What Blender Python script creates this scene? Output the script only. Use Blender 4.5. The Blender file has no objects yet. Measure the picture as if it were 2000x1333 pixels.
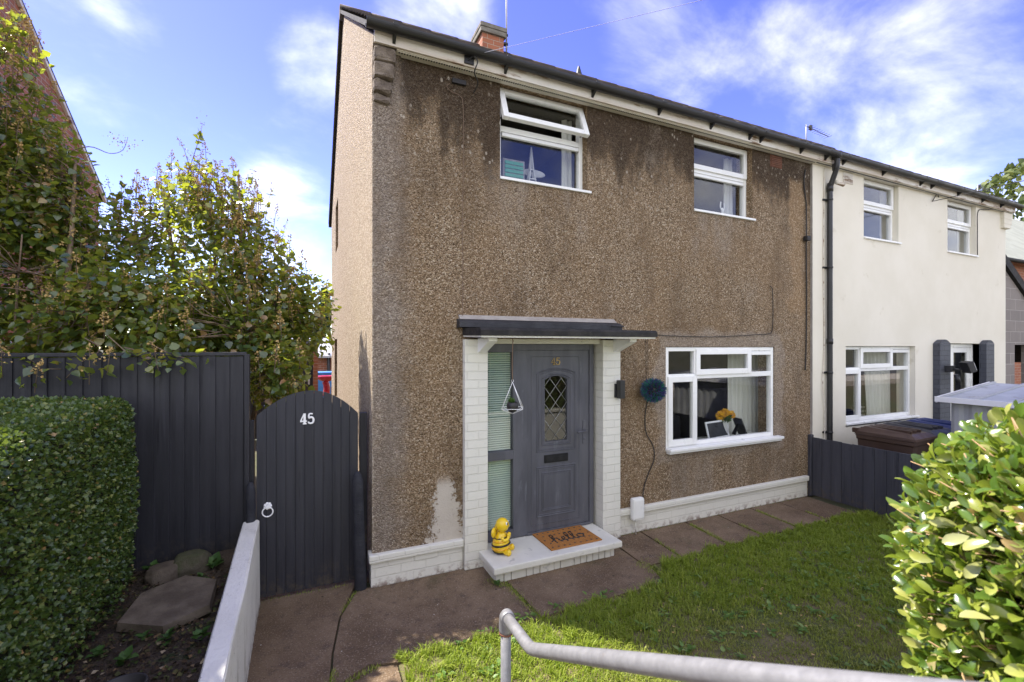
import bpy, bmesh, math, random
import numpy as np
from mathutils import Vector, Matrix
from math import radians as R, sin, cos, pi

random.seed(7)
RNG = np.random.default_rng(11)
SC = bpy.context.scene
COL = SC.collection

# ------------------------------------------------------------------ camera
cam = bpy.data.cameras.new('camera')
cam.sensor_width = 36.0
cam.lens = 16.0
cam.shift_y = 0.00525
cam.clip_start = 0.05
cam.clip_end = 2000
camo = bpy.data.objects.new('camera', cam)
COL.objects.link(camo)
CAM = Vector((-0.5506, -4.25, 2.1659))
cam.dof.use_dof = True
cam.dof.focus_distance = 5.0
cam.dof.aperture_fstop = 4.0
camo.location = CAM
camo.rotation_euler = (R(90), 0, R(65.547 - 90))
SC.camera = camo

# ------------------------------------------------------------------ light
SUN_EL = R(51.5)
SHADOW_DIR = Vector((0.70, -0.715)).normalized()      # where shadows fall on the ground
travel = Vector((SHADOW_DIR.x * cos(SUN_EL), SHADOW_DIR.y * cos(SUN_EL), -sin(SUN_EL)))
sun = bpy.data.lights.new('sun', 'SUN')
sun.energy = 3.4
sun.angle = R(0.5)
sun.color = (1.0, 0.93, 0.82)
suno = bpy.data.objects.new('sun', sun)
COL.objects.link(suno)
suno.rotation_euler = travel.to_track_quat('-Z', 'Y').to_euler()
suno.location = (-20, 20, 30)

SC.view_settings.view_transform = 'Standard'
SC.view_settings.look = 'None'
SC.view_settings.exposure = 1.82
SC.view_settings.gamma = 1.0
SC.cycles.max_bounces = 8
SC.cycles.transparent_max_bounces = 12
SC.cycles.use_denoising = True

# ------------------------------------------------------------------ node helpers
class NT:
    """tiny wrapper for building node trees"""
    def __init__(s, tree):
        s.t = tree
        s.n = tree.nodes
        s.l = tree.links
    def node(s, typ, **kw):
        nd = s.n.new(typ)
        for k, v in kw.items():
            setattr(nd, k, v)
        return nd
    def put(s, sock, v):
        if isinstance(v, bpy.types.NodeSocket):
            s.l.new(v, sock)
        elif v is not None:
            if hasattr(sock.default_value, '__len__'):
                v = tuple(v) if hasattr(v, '__len__') else (v,) * len(sock.default_value)
                if len(v) == 3 and len(sock.default_value) == 4:
                    v = v + (1,)
            sock.default_value = v
    def m(s, op, a, b=None, c=None, clamp=False):
        nd = s.node('ShaderNodeMath', operation=op, use_clamp=clamp)
        s.put(nd.inputs[0], a)
        if b is not None: s.put(nd.inputs[1], b)
        if c is not None: s.put(nd.inputs[2], c)
        return nd.outputs[0]
    def vm(s, op, a, b=None, out=0):
        nd = s.node('ShaderNodeVectorMath', operation=op)
        s.put(nd.inputs[0], a)
        if b is not None: s.put(nd.inputs[1], b)
        return nd.outputs[out]
    def ss(s, v, lo, hi, a=0.0, b=1.0):
        nd = s.node('ShaderNodeMapRange', interpolation_type='SMOOTHSTEP')
        s.put(nd.inputs[0], v)
        for i, x in enumerate((lo, hi, a, b)): s.put(nd.inputs[i + 1], x)
        return nd.outputs[0]
    def noise(s, vec, scale, detail=4, rough=0.55, dist=0.0, out='Fac'):
        nd = s.node('ShaderNodeTexNoise')
        s.put(nd.inputs['Vector'], vec)
        nd.inputs['Scale'].default_value = scale
        nd.inputs['Detail'].default_value = detail
        nd.inputs['Roughness'].default_value = rough
        nd.inputs['Distortion'].default_value = dist
        return nd.outputs[out]
    def vor(s, vec, scale, out='Distance', feature='F1', rnd=1.0):
        nd = s.node('ShaderNodeTexVoronoi', feature=feature)
        s.put(nd.inputs['Vector'], vec)
        nd.inputs['Scale'].default_value = scale
        nd.inputs['Randomness'].default_value = rnd
        return nd.outputs[out]
    def mix(s, f, a, b, blend='MIX'):
        nd = s.node('ShaderNodeMix', data_type='RGBA', blend_type=blend)
        s.put(nd.inputs[0], f); s.put(nd.inputs[6], a); s.put(nd.inputs[7], b)
        return nd.outputs[2]
    def ramp(s, f, stops):
        nd = s.node('ShaderNodeValToRGB')
        s.put(nd.inputs[0], f)
        e = nd.color_ramp.elements
        while len(e) < len(stops): e.new(0.5)
        for i, (p, c) in enumerate(stops):
            e[i].position = p
            e[i].color = tuple(c) + (1,) if hasattr(c, '__len__') else (c, c, c, 1)
        return nd.outputs[0]
    def pos(s):
        return s.node('ShaderNodeNewGeometry').outputs['Position']
    def obj(s):
        return s.node('ShaderNodeTexCoord').outputs['Object']
    def sep(s, v):
        nd = s.node('ShaderNodeSeparateXYZ'); s.put(nd.inputs[0], v)
        return nd.outputs
    def comb(s, x, y, z):
        nd = s.node('ShaderNodeCombineXYZ')
        for i, v in enumerate((x, y, z)): s.put(nd.inputs[i], v)
        return nd.outputs[0]
    def mapping(s, v, scale=(1, 1, 1), loc=(0, 0, 0), rot=(0, 0, 0)):
        nd = s.node('ShaderNodeMapping')
        s.put(nd.inputs[0], v); s.put(nd.inputs[1], loc); s.put(nd.inputs[2], rot); s.put(nd.inputs[3], scale)
        return nd.outputs[0]
    def attr(s, name):
        return s.node('ShaderNodeAttribute', attribute_name=name).outputs['Fac']
    def bump(s, h, strength=0.5, dist=0.01, normal=None):
        nd = s.node('ShaderNodeBump')
        nd.inputs['Strength'].default_value = strength
        nd.inputs['Distance'].default_value = dist
        s.put(nd.inputs['Height'], h)
        if normal is not None: s.put(nd.inputs['Normal'], normal)
        return nd.outputs[0]

MATS = {}
def material(name):
    m = bpy.data.materials.new(name)
    m.use_nodes = True
    m.node_tree.nodes.clear()
    MATS[name] = m
    nt = NT(m.node_tree)
    out = nt.node('ShaderNodeOutputMaterial')
    return m, nt, out
def principled(nt, out, color, rough=0.7, metal=0.0, normal=None, spec=0.5, coat=0.0):
    p = nt.node('ShaderNodeBsdfPrincipled')
    nt.put(p.inputs['Base Color'], color)
    nt.put(p.inputs['Roughness'], rough)
    nt.put(p.inputs['Metallic'], metal)
    p.inputs['Specular IOR Level'].default_value = spec
    if coat: p.inputs['Coat Weight'].default_value = coat
    if normal is not None: nt.put(p.inputs['Normal'], normal)
    if out is not None: nt.l.new(p.outputs[0], out.inputs[0])
    return p

# ------------------------------------------------------------------ sky
world = bpy.data.worlds.new('World')
SC.world = world
world.use_nodes = True
world.node_tree.nodes.clear()
W = NT(world.node_tree)
wout = W.node('ShaderNodeOutputWorld')
bg = W.node('ShaderNodeBackground')
W.l.new(bg.outputs[0], wout.inputs[0])
bg.inputs[1].default_value = 0.125
skyt = W.node('ShaderNodeTexSky', sky_type='NISHITA')
skyt.sun_disc = False
skyt.sun_elevation = SUN_EL
skyt.sun_rotation = math.atan2(-SHADOW_DIR.x, -SHADOW_DIR.y)
skyt.air_density = 1.0
skyt.dust_density = 0.15
skyt.ozone_density = 2.2
hs = W.node('ShaderNodeHueSaturation')
hs.inputs['Hue'].default_value = 0.540
hs.inputs['Saturation'].default_value = 1.22
hs.inputs['Value'].default_value = 0.82
W.l.new(skyt.outputs[0], hs.inputs['Color'])
wdir = W.vm('NORMALIZE', W.node('ShaderNodeTexCoord').outputs['Generated'])
wx, wy, wz = W.sep(wdir)[0:3]
den = W.m('ADD', W.m('MAXIMUM', wz, 0.0), 0.42)
cv = W.comb(W.m('DIVIDE', wx, den), W.m('DIVIDE', wy, den), 0.0)
n1 = W.noise(W.mapping(cv, scale=(1.0, 1.15, 1.0), loc=(3.1, 0.7, 0)), 2.6, 9, 0.58, 0.25)
n2 = W.noise(W.mapping(cv, loc=(7.3, 4.7, 0)), 0.7, 3, 0.5)
AXD = Vector((cos(R(65.547)), sin(R(65.547)), 0)); RTD = Vector((sin(R(65.547)), -cos(R(65.547)), 0))
def skydir(px, py):
    return (AXD + RTD * ((px - 1000) / 889) + Vector((0, 0, (677 - py) / 889))).normalized()
mask = None
for px, py, ang, amp in ((625, 130, 6, 0.17), (850, 15, 8, 0.17), (565, 420, 8, 0.16), (1720, 110, 20, 0.13), (1880, 300, 13, 0.15), (225, 175, 5, 0.13), (335, 205, 4, 0.13), (265, 20, 4, 0.12), (1330, 30, 9, 0.08), (1560, 230, 6, 0.12)):
    c = skydir(px, py)
    d = W.vm('DOT_PRODUCT', wdir, tuple(c), out=1)
    g = W.ss(d, cos(R(ang)), cos(R(ang * 0.2)), 0.0, amp)
    mask = g if mask is None else W.m('MAXIMUM', mask, g)
back = W.ss(wy, 0.10, -0.40, 0.0, 0.42)  # extra unseen cloud behind the camera, added as fill light for the facade
hole = None  # gap in that added cloud, so the upstairs panes mirror blue
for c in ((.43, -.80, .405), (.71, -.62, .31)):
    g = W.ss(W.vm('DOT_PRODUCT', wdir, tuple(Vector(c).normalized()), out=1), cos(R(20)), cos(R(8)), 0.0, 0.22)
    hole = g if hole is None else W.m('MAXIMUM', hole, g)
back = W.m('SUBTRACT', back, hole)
horizon = W.ss(wz, 0.45, 0.02, 0.0, 0.10)
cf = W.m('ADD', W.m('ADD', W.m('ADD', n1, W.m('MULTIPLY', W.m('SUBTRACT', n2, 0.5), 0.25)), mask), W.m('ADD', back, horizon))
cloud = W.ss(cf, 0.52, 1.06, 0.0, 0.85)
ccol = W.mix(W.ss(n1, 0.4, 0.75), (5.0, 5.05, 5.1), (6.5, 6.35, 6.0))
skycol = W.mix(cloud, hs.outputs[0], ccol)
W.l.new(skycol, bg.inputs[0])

# ------------------------------------------------------------------ mesh helpers
class MB:
    def __init__(s):
        s.v = []; s.f = []; s.mi = []; s.smooth = []
    def add(s, verts, faces, mi=0, smooth=False):
        o = len(s.v)
        s.v += [tuple(p) for p in verts]
        for f in faces:
            s.f.append(tuple(i + o for i in f)); s.mi.append(mi); s.smooth.append(smooth)
        return s
    def box(s, x0, x1, y0, y1, z0, z1, mi=0):
        v = [(x0, y0, z0), (x1, y0, z0), (x1, y1, z0), (x0, y1, z0), (x0, y0, z1), (x1, y0, z1), (x1, y1, z1), (x0, y1, z1)]
        return s.add(v, [(0, 3, 2, 1), (4, 5, 6, 7), (0, 1, 5, 4), (1, 2, 6, 5), (2, 3, 7, 6), (3, 0, 4, 7)], mi)
    def bbox(s, x0, x1, y0, y1, z0, z1, b=0.005, mi=0, mat=None):
        """box with bevelled edges"""
        bm = bmesh.new()
        bmesh.ops.create_cube(bm, size=1.0)
        for p in bm.verts:
            p.co = Vector(((x0 + x1) / 2 + p.co.x * (x1 - x0), (y0 + y1) / 2 + p.co.y * (y1 - y0), (z0 + z1) / 2 + p.co.z * (z1 - z0)))
        bmesh.ops.bevel(bm, geom=list(bm.edges), offset=b, segments=2, affect='EDGES', profile=0.6)
        return s.bm(bm, mi, mat)
    def bm(s, bm, mi=0, mat=None, smooth=False):
        bm.verts.index_update()
        s.add([(mat @ p.co if mat else p.co) for p in bm.verts], [[q.index for q in f.verts] for f in bm.faces], mi, smooth)
        bm.free()
        return s
    def prism(s, pts, axis, a, b, mi=0, mat=None):
        """extrude a polygon (2D pts) along axis 'x','y','z' from a to b"""
        def P(p, t):
            q = {'x': (t, p[0], p[1]), 'y': (p[0], t, p[1]), 'z': (p[0], p[1], t)}[axis]
            return tuple(mat @ Vector(q)) if mat else q
        n = len(pts)
        v = [P(p, a) for p in pts] + [P(p, b) for p in pts]
        f = [tuple(range(n)), tuple(range(2 * n - 1, n - 1, -1))]
        f += [(i, i + n, (i + 1) % n + n, (i + 1) % n) for i in range(n)]
        return s.add(v, f, mi)
    def tube(s, pts, r, n=8, mi=0, cap=True, closed=False, smooth=True):
        pts = [Vector(p) for p in pts]
        rs = r if hasattr(r, '__len__') else [r] * len(pts)
        m = len(pts)
        ring = []
        prevn = None
        V = []
        for i, p in enumerate(pts):
            if closed: t = pts[(i + 1) % m] - pts[i - 1]
            else: t = pts[min(i + 1, m - 1)] - pts[max(i - 1, 0)]
            t = t.normalized() if t.length > 1e-9 else Vector((0, 0, 1))
            if prevn is None:
                a = Vector((0, 0, 1)) if abs(t.z) < 0.9 else Vector((1, 0, 0))
                nrm = t.cross(a).normalized()
            else:
                nrm = (prevn - t * prevn.dot(t))
                nrm = nrm.normalized() if nrm.length > 1e-6 else t.orthogonal().normalized()
            prevn = nrm
            bn = t.cross(nrm)
            for k in range(n):
                a = 2 * pi * k / n
                V.append(p + (nrm * cos(a) + bn * sin(a)) * rs[i])
        F = []
        for i in range(m if closed else m - 1):
            for k in range(n):
                i2 = (i + 1) % m
                F.append((i * n + k, i * n + (k + 1) % n, i2 * n + (k + 1) % n, i2 * n + k))
        s.add(V, F, mi, smooth)
        if cap and not closed:
            o = len(s.v) - m * n
            s.f.append(tuple(o + k for k in range(n - 1, -1, -1))); s.mi.append(mi); s.smooth.append(False)
            s.f.append(tuple(o + (m - 1) * n + k for k in range(n))); s.mi.append(mi); s.smooth.append(False)
        return s
    def lathe(s, prof, c=(0, 0, 0), n=20, mi=0, mat=None):
        """prof: list of (r,z); axis z through c"""
        V = []
        for r, z in prof:
            for k in range(n):
                a = 2 * pi * k / n
                q = Vector((r * cos(a), r * sin(a), z))
                q = mat @ q if mat else q
                V.append(q + Vector(c))
        F = []
        for i in range(len(prof) - 1):
            for k in range(n):
                F.append((i * n + k, i * n + (k + 1) % n, (i + 1) * n + (k + 1) % n, (i + 1) * n + k))
        return s.add(V, F, mi, True)
    def sphere(s, c, rad, n=16, mi=0, rot=None):
        rad = rad if hasattr(rad, '__len__') else (rad,) * 3
        bm = bmesh.new()
        bmesh.ops.create_uvsphere(bm, u_segments=n, v_segments=max(6, n // 2 + 2), radius=1)
        M = Matrix.Translation(c) @ (rot.to_4x4() if rot else Matrix()) @ Matrix.Diagonal((*rad, 1))
        return s.bm(bm, mi, M, True)
    def build(s, name, mats, parent=None, loc=None):
        me = bpy.data.meshes.new(name)
        me.from_pydata(s.v, [], s.f)
        mats = mats if isinstance(mats, (list, tuple)) else [mats]
        for m in mats: me.materials.append(m)
        me.polygons.foreach_set('material_index', s.mi)
        me.polygons.foreach_set('use_smooth', s.smooth)
        bm = bmesh.new(); bm.from_mesh(me)
        bmesh.ops.recalc_face_normals(bm, faces=bm.faces)
        bm.to_mesh(me); bm.free()
        me.update()
        o = bpy.data.objects.new(name, me)
        COL.objects.link(o)
        if parent is not None: o.parent = parent
        if loc is not None: o.location = loc
        return o

def np_mesh(name, V, F, mats, parent=None, attrs=None, smooth=False):
    """V (n,3), F (m,k) int -> object. attrs: dict name -> (n,) per point"""
    me = bpy.data.meshes.new(name)
    V = np.asarray(V, np.float32); F = np.asarray(F, np.int32)
    me.vertices.add(len(V)); me.vertices.foreach_set('co', V.ravel())
    m, k = F.shape
    me.loops.add(m * k); me.loops.foreach_set('vertex_index', F.ravel())
    me.polygons.add(m)
    me.polygons.foreach_set('loop_start', np.arange(0, m * k, k, dtype=np.int32))
    me.polygons.foreach_set('loop_total', np.full(m, k, np.int32))
    me.polygons.foreach_set('use_smooth', np.full(m, smooth, bool))
    for a, val in (attrs or {}).items():
        at = me.attributes.new(a, 'FLOAT', 'POINT')
        at.data.foreach_set('value', np.asarray(val, np.float32))
    for mt in (mats if isinstance(mats, (list, tuple)) else [mats]): me.materials.append(mt)
    me.update(calc_edges=True)
    me.validate()
    o = bpy.data.objects.new(name, me)
    COL.objects.link(o)
    if parent is not None: o.parent = parent
    return o

def empty(name, loc=(0, 0, 0), rz=0.0):
    o = bpy.data.objects.new(name, None)
    COL.objects.link(o)
    o.location = loc; o.rotation_euler = (0, 0, rz)
    o.empty_display_size = 0.1
    return o
def tag(o, label, cat, group=None):
    o['label'] = label; o['category'] = cat
    if group: o['group'] = group
    return o
def kind(o, k):
    o['kind'] = k
    return o
def thing(name, label, cat, loc=(0, 0, 0), rz=0.0, group=None):
    return tag(empty(name, loc, rz), label, cat, group)

def spline(pts, per=6):
    """Catmull-Rom through points"""
    P = [Vector(p) for p in pts]
    out = []
    for i in range(len(P) - 1):
        a = P[max(i - 1, 0)]; b = P[i]; c = P[i + 1]; d = P[min(i + 2, len(P) - 1)]
        for k in range(per):
            t = k / per
            out.append(0.5 * ((2 * b) + (c - a) * t + (2 * a - 5 * b + 4 * c - d) * t * t + (3 * b - a - 3 * c + d) * t ** 3))
    out.append(P[-1])
    return out

def unit(v):
    return v / np.maximum(np.linalg.norm(v, axis=-1, keepdims=True), 1e-9)

# leaf templates: (u along length, v across, w up)
LEAF_RHOMB = (np.array([(0, 0, 0), (.45, .5, .12), (1, 0, -.04), (.45, -.5, .12)], float), np.array([(0, 1, 2), (0, 2, 3)]))
LEAF_HEART = (np.array([(0, 0, 0), (.08, .33, .06), (.34, .47, .10), (.7, .26, .03), (1, 0, -.10), (.7, -.26, .03), (.34, -.47, .10), (.08, -.33, .06), (.45, 0, -.02)], float),
              np.array([(0, 1, 8, 8), (1, 2, 8, 8), (2, 3, 4, 8), (0, 8, 7, 7), (7, 8, 6, 6), (8, 4, 5, 6)]))
LEAF_OVAL = (np.array([(0, 0, 0), (.2, .14, .07), (.45, .225, .12), (.72, .23, .10), (.92, .13, .01), (1, 0, -.08), (.92, -.13, .01), (.72, -.23, .10), (.45, -.225, .12), (.2, -.14, .07), (.3, 0, .03), (.7, 0, .015)], float),
             np.array([(0, 1, 2, 10), (10, 2, 3, 11), (11, 3, 4, 5), (0, 10, 8, 9), (10, 11, 7, 8), (11, 5, 6, 7)]))

def tri_fix(T):
    """quads written with a doubled last index -> split to tris"""
    out = []
    for f in T:
        f = list(f)
        if len(f) == 4 and f[2] == f[3]: out.append(f[:3])
        elif len(f) == 4: out += [[f[0], f[1], f[2]], [f[0], f[2], f[3]]]
        else: out.append(f)
    return np.array(out)

def leaves(name, C, T, N, size, tmpl, mat, parent=None, smooth=False, width=1.0):
    """C centres (n,3), T length direction, N leaf normal, size (n,)"""
    tv, tf = tmpl
    tf = tri_fix(tf)
    T = unit(T); N = unit(N - T * np.sum(N * T, axis=1, keepdims=True)); B = np.cross(N, T)
    n = len(C); k = len(tv)
    s = size[:, None, None]
    V = C[:, None, :] + s * (tv[None, :, 0:1] * T[:, None, :] + width * tv[None, :, 1:2] * B[:, None, :] + tv[None, :, 2:3] * N[:, None, :])
    F = (tf[None] + (np.arange(n) * k)[:, None, None]).reshape(-1, 3)
    rnd = np.repeat(RNG.random(n), k)
    return np_mesh(name, V.reshape(-1, 3), F, mat, parent, {'rnd': rnd}, smooth)

def noise3(P, freq, seed=0):
    """cheap smooth pseudo noise in [-1,1] (sum of sines)"""
    r = np.random.default_rng(seed)
    out = np.zeros(len(P))
    for i in range(7):
        k = r.normal(size=3); k = k / np.linalg.norm(k) * freq * r.uniform(.6, 1.7)
        out += np.sin(P @ k + r.uniform(0, 6.28))
    return out / 4.0
#==BODY==
# ================================================================== materials
# --- pebbledash render of the brown house
mat_dash, n, out = material('pebbledash')
P = n.pos(); x, y, z = n.sep(P)[0:3]
cells = n.vor(P, 84, 'Color'); cr = n.sep(cells)[0]
cells2 = n.vor(n.vm('ADD', P, (3.3, 1.7, 9.1)), 120, 'Color'); cr2 = n.sep(cells2)[1]
big = n.noise(P, 1.1, 6, .6)
fine = n.noise(P, 22, 3, .6)
base = n.ramp(cr, [(0.0, (.030, .018, .009)), (.28, (.145, .092, .049)), (.60, (.295, .203, .119)), (.85, (.48, .365, .24)), (1, (.82, .71, .55))])
b2 = n.ramp(cr2, [(0, (.065, .041, .021)), (.5, (.24, .164, .095)), (1, (.58, .46, .32))])
col = n.mix(.45, base, b2)
clump = n.noise(P, 44, 3, .7)
col = n.mix(n.ss(clump, .50, .34, 0, .5), col, (.055, .035, .02))
col = n.mix(n.ss(clump, .58, .72, 0, .35), col, (.50, .38, .26))
col = n.mix(n.ss(big, .38, .66, 0, .45), col, n.mix(.55, col, (.27, .165, .08)))
# washed grey strip by the corner
wob = n.m('MULTIPLY', n.m('SUBTRACT', n.noise(P, 3.0, 4), .5), .5)
xw = n.m('ADD', x, wob)
strip = n.m('MULTIPLY', n.ss(xw, .42, .12), n.ss(n.noise(P, 5, 5), .15, .55, .35, 1))
front = n.ss(y, 0.012, 0.0)
grey = n.mix(.5, (.27, .225, .185), n.ramp(cr, [(0, (.10, .08, .065)), (.5, (.25, .21, .175)), (1, (.5, .45, .39))]))
col = n.mix(n.m('MULTIPLY', n.m('MULTIPLY', strip, front), .75), col, grey)
# pale gable
gab = n.m('SUBTRACT', 1.0, n.ss(x, -.02, .02))
gcol = n.mix(.8, (.55, .46, .345), n.ramp(cr, [(0, (.13, .10, .068)), (.3, (.46, .375, .28)), (.7, (.62, .52, .405)), (1, (.85, .78, .67))]))
streak_shade = n.m('MULTIPLY', n.ss(n.noise(n.mapping(P, scale=(1, 9, .5)), 1.6, 5, .7), .54, .68), n.m('MULTIPLY', n.ss(z, 2.75, 1.9), n.ss(y, 3.2, 1.2)))  # grazing shadow streaks painted into the lower gable colour
gcol = n.mix(n.m('MULTIPLY', streak_shade, .8), gcol, (.10, .085, .065))
# soot below the eaves, running down in streaks
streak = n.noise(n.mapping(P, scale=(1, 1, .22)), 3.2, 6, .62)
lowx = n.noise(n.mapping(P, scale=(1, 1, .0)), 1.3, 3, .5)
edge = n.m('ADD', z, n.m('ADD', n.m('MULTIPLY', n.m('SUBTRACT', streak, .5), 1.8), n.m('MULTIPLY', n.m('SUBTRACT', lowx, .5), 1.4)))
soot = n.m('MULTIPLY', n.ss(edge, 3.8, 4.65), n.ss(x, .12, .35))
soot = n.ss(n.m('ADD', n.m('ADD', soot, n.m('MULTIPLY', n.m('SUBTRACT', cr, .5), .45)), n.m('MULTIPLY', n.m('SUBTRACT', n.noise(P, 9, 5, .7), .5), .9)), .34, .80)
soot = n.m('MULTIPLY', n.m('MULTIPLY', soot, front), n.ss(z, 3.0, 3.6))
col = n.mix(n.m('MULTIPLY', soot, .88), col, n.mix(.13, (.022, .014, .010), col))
gr = n.m('MULTIPLY', n.ss(n.m('ADD', n.noise(n.mapping(P, scale=(1, 1, .3)), 2.3, 6, .68), n.m('MULTIPLY', n.m('SUBTRACT', cr, .5), .12)), .50, .66), front)
col = n.mix(n.m('MULTIPLY', gr, .42), col, (.085, .055, .034))
wash = n.ss(n.m('ADD', n.noise(n.mapping(P, scale=(1, 1, .6), loc=(4, 0, 2)), 1.7, 6, .68), n.m('MULTIPLY', n.m('SUBTRACT', cr, .5), .12)), .54, .72)
col = n.mix(n.m('MULTIPLY', n.m('MULTIPLY', wash, front), .35), col, (.36, .30, .23))
# pale flecks where stones have dropped out
fl = n.m('MULTIPLY', n.ss(n.vor(n.mapping(P, scale=(1, 1, .7)), 15, 'Distance'), .24, .13), n.ss(n.noise(P, 2.1, 4), .46, .58))
fl = n.m('MULTIPLY', fl, n.m('MULTIPLY', n.ss(z, 3.4, 4.2), front))
col = n.mix(n.m('MULTIPLY', fl, .8), col, (.46, .40, .32))
# patched surround of the ground-floor window and paler streaks under the sills
def rect(x0, x1, z0, z1, soft):
    a = n.m('MULTIPLY', n.ss(xw, x0 - soft, x0), n.ss(xw, x1 + soft, x1))
    zw = n.m('ADD', z, n.m('MULTIPLY', wob, .6))
    b = n.m('MULTIPLY', n.ss(zw, z0 - soft, z0), n.ss(zw, z1 + soft, z1))
    return n.m('MULTIPLY', a, b)
sur = rect(3.34, 5.55, .80, 2.30, .10)
under = rect(1.3, 2.35, 3.45, 3.8, .35); under2 = rect(3.95, 4.95, 3.5, 3.8, .35); under3 = rect(3.5, 5.5, .35, .75, .25)
pat = n.m('MAXIMUM', n.m('MULTIPLY', sur, .75), n.m('MULTIPLY', n.m('MAXIMUM', n.m('MAXIMUM', under, under2), under3), n.ss(streak, .42, .7, 0, .7)))
pat = n.m('MULTIPLY', n.m('MULTIPLY', pat, front), n.ss(fine, .25, .6, .4, 1))
col = n.mix(pat, col, n.mix(.45, (.33, .27, .21), n.ramp(cr, [(0, (.13, .10, .075)), (1, (.5, .43, .35))])))
tan_ = n.m('MULTIPLY', rect(5.78, 5.95, 2.7, 4.5, .12), front)
col = n.mix(n.m('MULTIPLY', tan_, .75), col, n.mix(.4, (.36, .235, .125), base))
# bare mortar patch where the dash has fallen away
pn = n.m('ADD', n.m('MULTIPLY', n.m('SUBTRACT', n.noise(P, 5, 6, .7), .5), 1.5), n.m('ADD', n.m('MULTIPLY', n.m('SUBTRACT', n.noise(P, 20, 4, .75), .5), 1.5), n.m('MULTIPLY', n.m('SUBTRACT', cr, .5), .35)))
px_ = n.m('DIVIDE', n.m('ABSOLUTE', n.m('ADD', n.m('SUBTRACT', x, .70), n.m('MULTIPLY', n.m('SUBTRACT', z, .5), .10))), n.m('ADD', n.m('MULTIPLY', n.m('SUBTRACT', 1.05, z), .33), .03))
pm = n.m('ADD', px_, pn)
bare = n.m('MULTIPLY', n.m('MULTIPLY', n.ss(pm, .80, .66), n.ss(z, .95, .80)), n.m('MULTIPLY', front, n.ss(x, 1.0, .9)))
col = n.mix(bare, col, n.mix(n.noise(P, 9, 4), (.44, .39, .33), (.56, .51, .44)))
col = n.mix(gab, col, gcol)
hgt = n.m('ADD', n.m('MULTIPLY', n.vor(P, 84, 'Distance'), -1.0), n.m('MULTIPLY', fine, .4))
hgt = n.m('MULTIPLY', hgt, n.m('SUBTRACT', 1.0, n.m('MULTIPLY', bare, .85)))
principled(n, out, col, .92, normal=n.bump(hgt, 1.0, .015), spec=.2)

def brick_mat(name, c1, c2, mortar, bumpd=.006, msize=.006, rough=.85, bw=.232, rh=.0835, paint=False):
    m, n, out = material(name)
    P = n.pos(); x, y, z = n.sep(P)[0:3]
    wob = n.vm('SCALE', n.vm('SUBTRACT', n.noise(P, 6, 3, .5, out='Color'), (.5, .5, .5)))
    wob.node.inputs['Scale'].default_value = .012
    uv = n.vm('ADD', n.comb(n.m('ADD', x, y), z, 0.0), wob)
    b = n.node('ShaderNodeTexBrick')
    n.put(b.inputs['Vector'], uv)
    b.inputs['Scale'].default_value = 1; b.inputs['Brick Width'].default_value = bw; b.inputs['Row Height'].default_value = rh
    b.inputs['Mortar Size'].default_value = msize; b.inputs['Mortar Smooth'].default_value = .35
    n.put(b.inputs['Color1'], c1); n.put(b.inputs['Color2'], c2); n.put(b.inputs['Mortar'], mortar)
    col = n.mix(n.ss(n.noise(P, 3, 5, .6), .35, .75, 0, .30), b.outputs[0], tuple(v * .86 for v in c1) if paint else tuple(v * .72 for v in c1))
    col = n.mix(n.ss(n.noise(P, 45, 3, .6), .60, .75, 0, .35), col, tuple(v * .6 for v in c1))
    if paint:
        dirt = n.m('MULTIPLY', n.ss(z, .10, .0), n.ss(n.noise(P, 14, 5, .7), .45, .62))
        col = n.mix(n.m('MULTIPLY', dirt, .8), col, (.20, .13, .10))
    h = n.m('ADD', n.m('MULTIPLY', b.outputs['Fac'], -1), n.m('MULTIPLY', n.noise(P, 30, 4, .6), .35))
    principled(n, out, col, rough, normal=n.bump(h, .8, bumpd), spec=.3)
    return m
mat_wbrick = brick_mat('white_painted_brick', (.72, .705, .635), (.70, .685, .615), (.675, .66, .59), paint=True, rough=.7)
mat_gbrick = brick_mat('grey_painted_brick', (.075, .08, .095), (.07, .074, .088), (.045, .047, .055), rough=.6)
mat_rbrick = brick_mat('red_brick', (.34, .13, .075), (.26, .10, .06), (.40, .34, .28))
mat_obrick = brick_mat('orange_red_brick', (.38, .145, .075), (.30, .11, .065), (.42, .33, .25))
mat_block = brick_mat('concrete_block', (.21, .185, .17), (.245, .215, .195), (.36, .33, .30), bw=.45, rh=.225, msize=.009)

def noisy(name, c1, c2, scale=4.0, rough=.7, bump=0.0, bscale=60, bdist=.004, metal=0.0, spec=.4, detail=5, lo=.35, hi=.65, stretch=(1, 1, 1), c3=None, s3=30, t3=.62, coat=0.0, splash=None):
    m, n, out = material(name)
    P = n.mapping(n.pos(), scale=stretch)
    col = n.mix(n.ss(n.noise(P, scale, detail, .6), lo, hi), c1, c2)
    if c3 is not None:
        col = n.mix(n.ss(n.noise(P, s3, 4, .65), t3, t3 + .1), col, c3)
    if splash is not None:
        zz = n.sep(n.pos())[2]
        f = n.m('MULTIPLY', n.ss(zz, splash + .30, splash), n.ss(n.noise(n.pos(), 17, 5, .72), .44, .66))
        col = n.mix(n.m('MULTIPLY', f, .75), col, (.085, .068, .05))
        col = n.mix(n.ss(n.noise(n.mapping(n.pos(), scale=(22, 22, .5)), 2.0, 4, .7), .60, .72, 0, .45), col, tuple(v * 1.9 for v in c2))
    nm = n.bump(n.noise(n.pos(), bscale, 5, .65), bump, bdist) if bump else None
    rr = n.ss(n.noise(P, scale * 2.3, 4), .3, .7, max(rough - .1, .02), min(rough + .1, 1))
    principled(n, out, col, rr, metal, nm, spec, coat)
    return m

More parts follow.
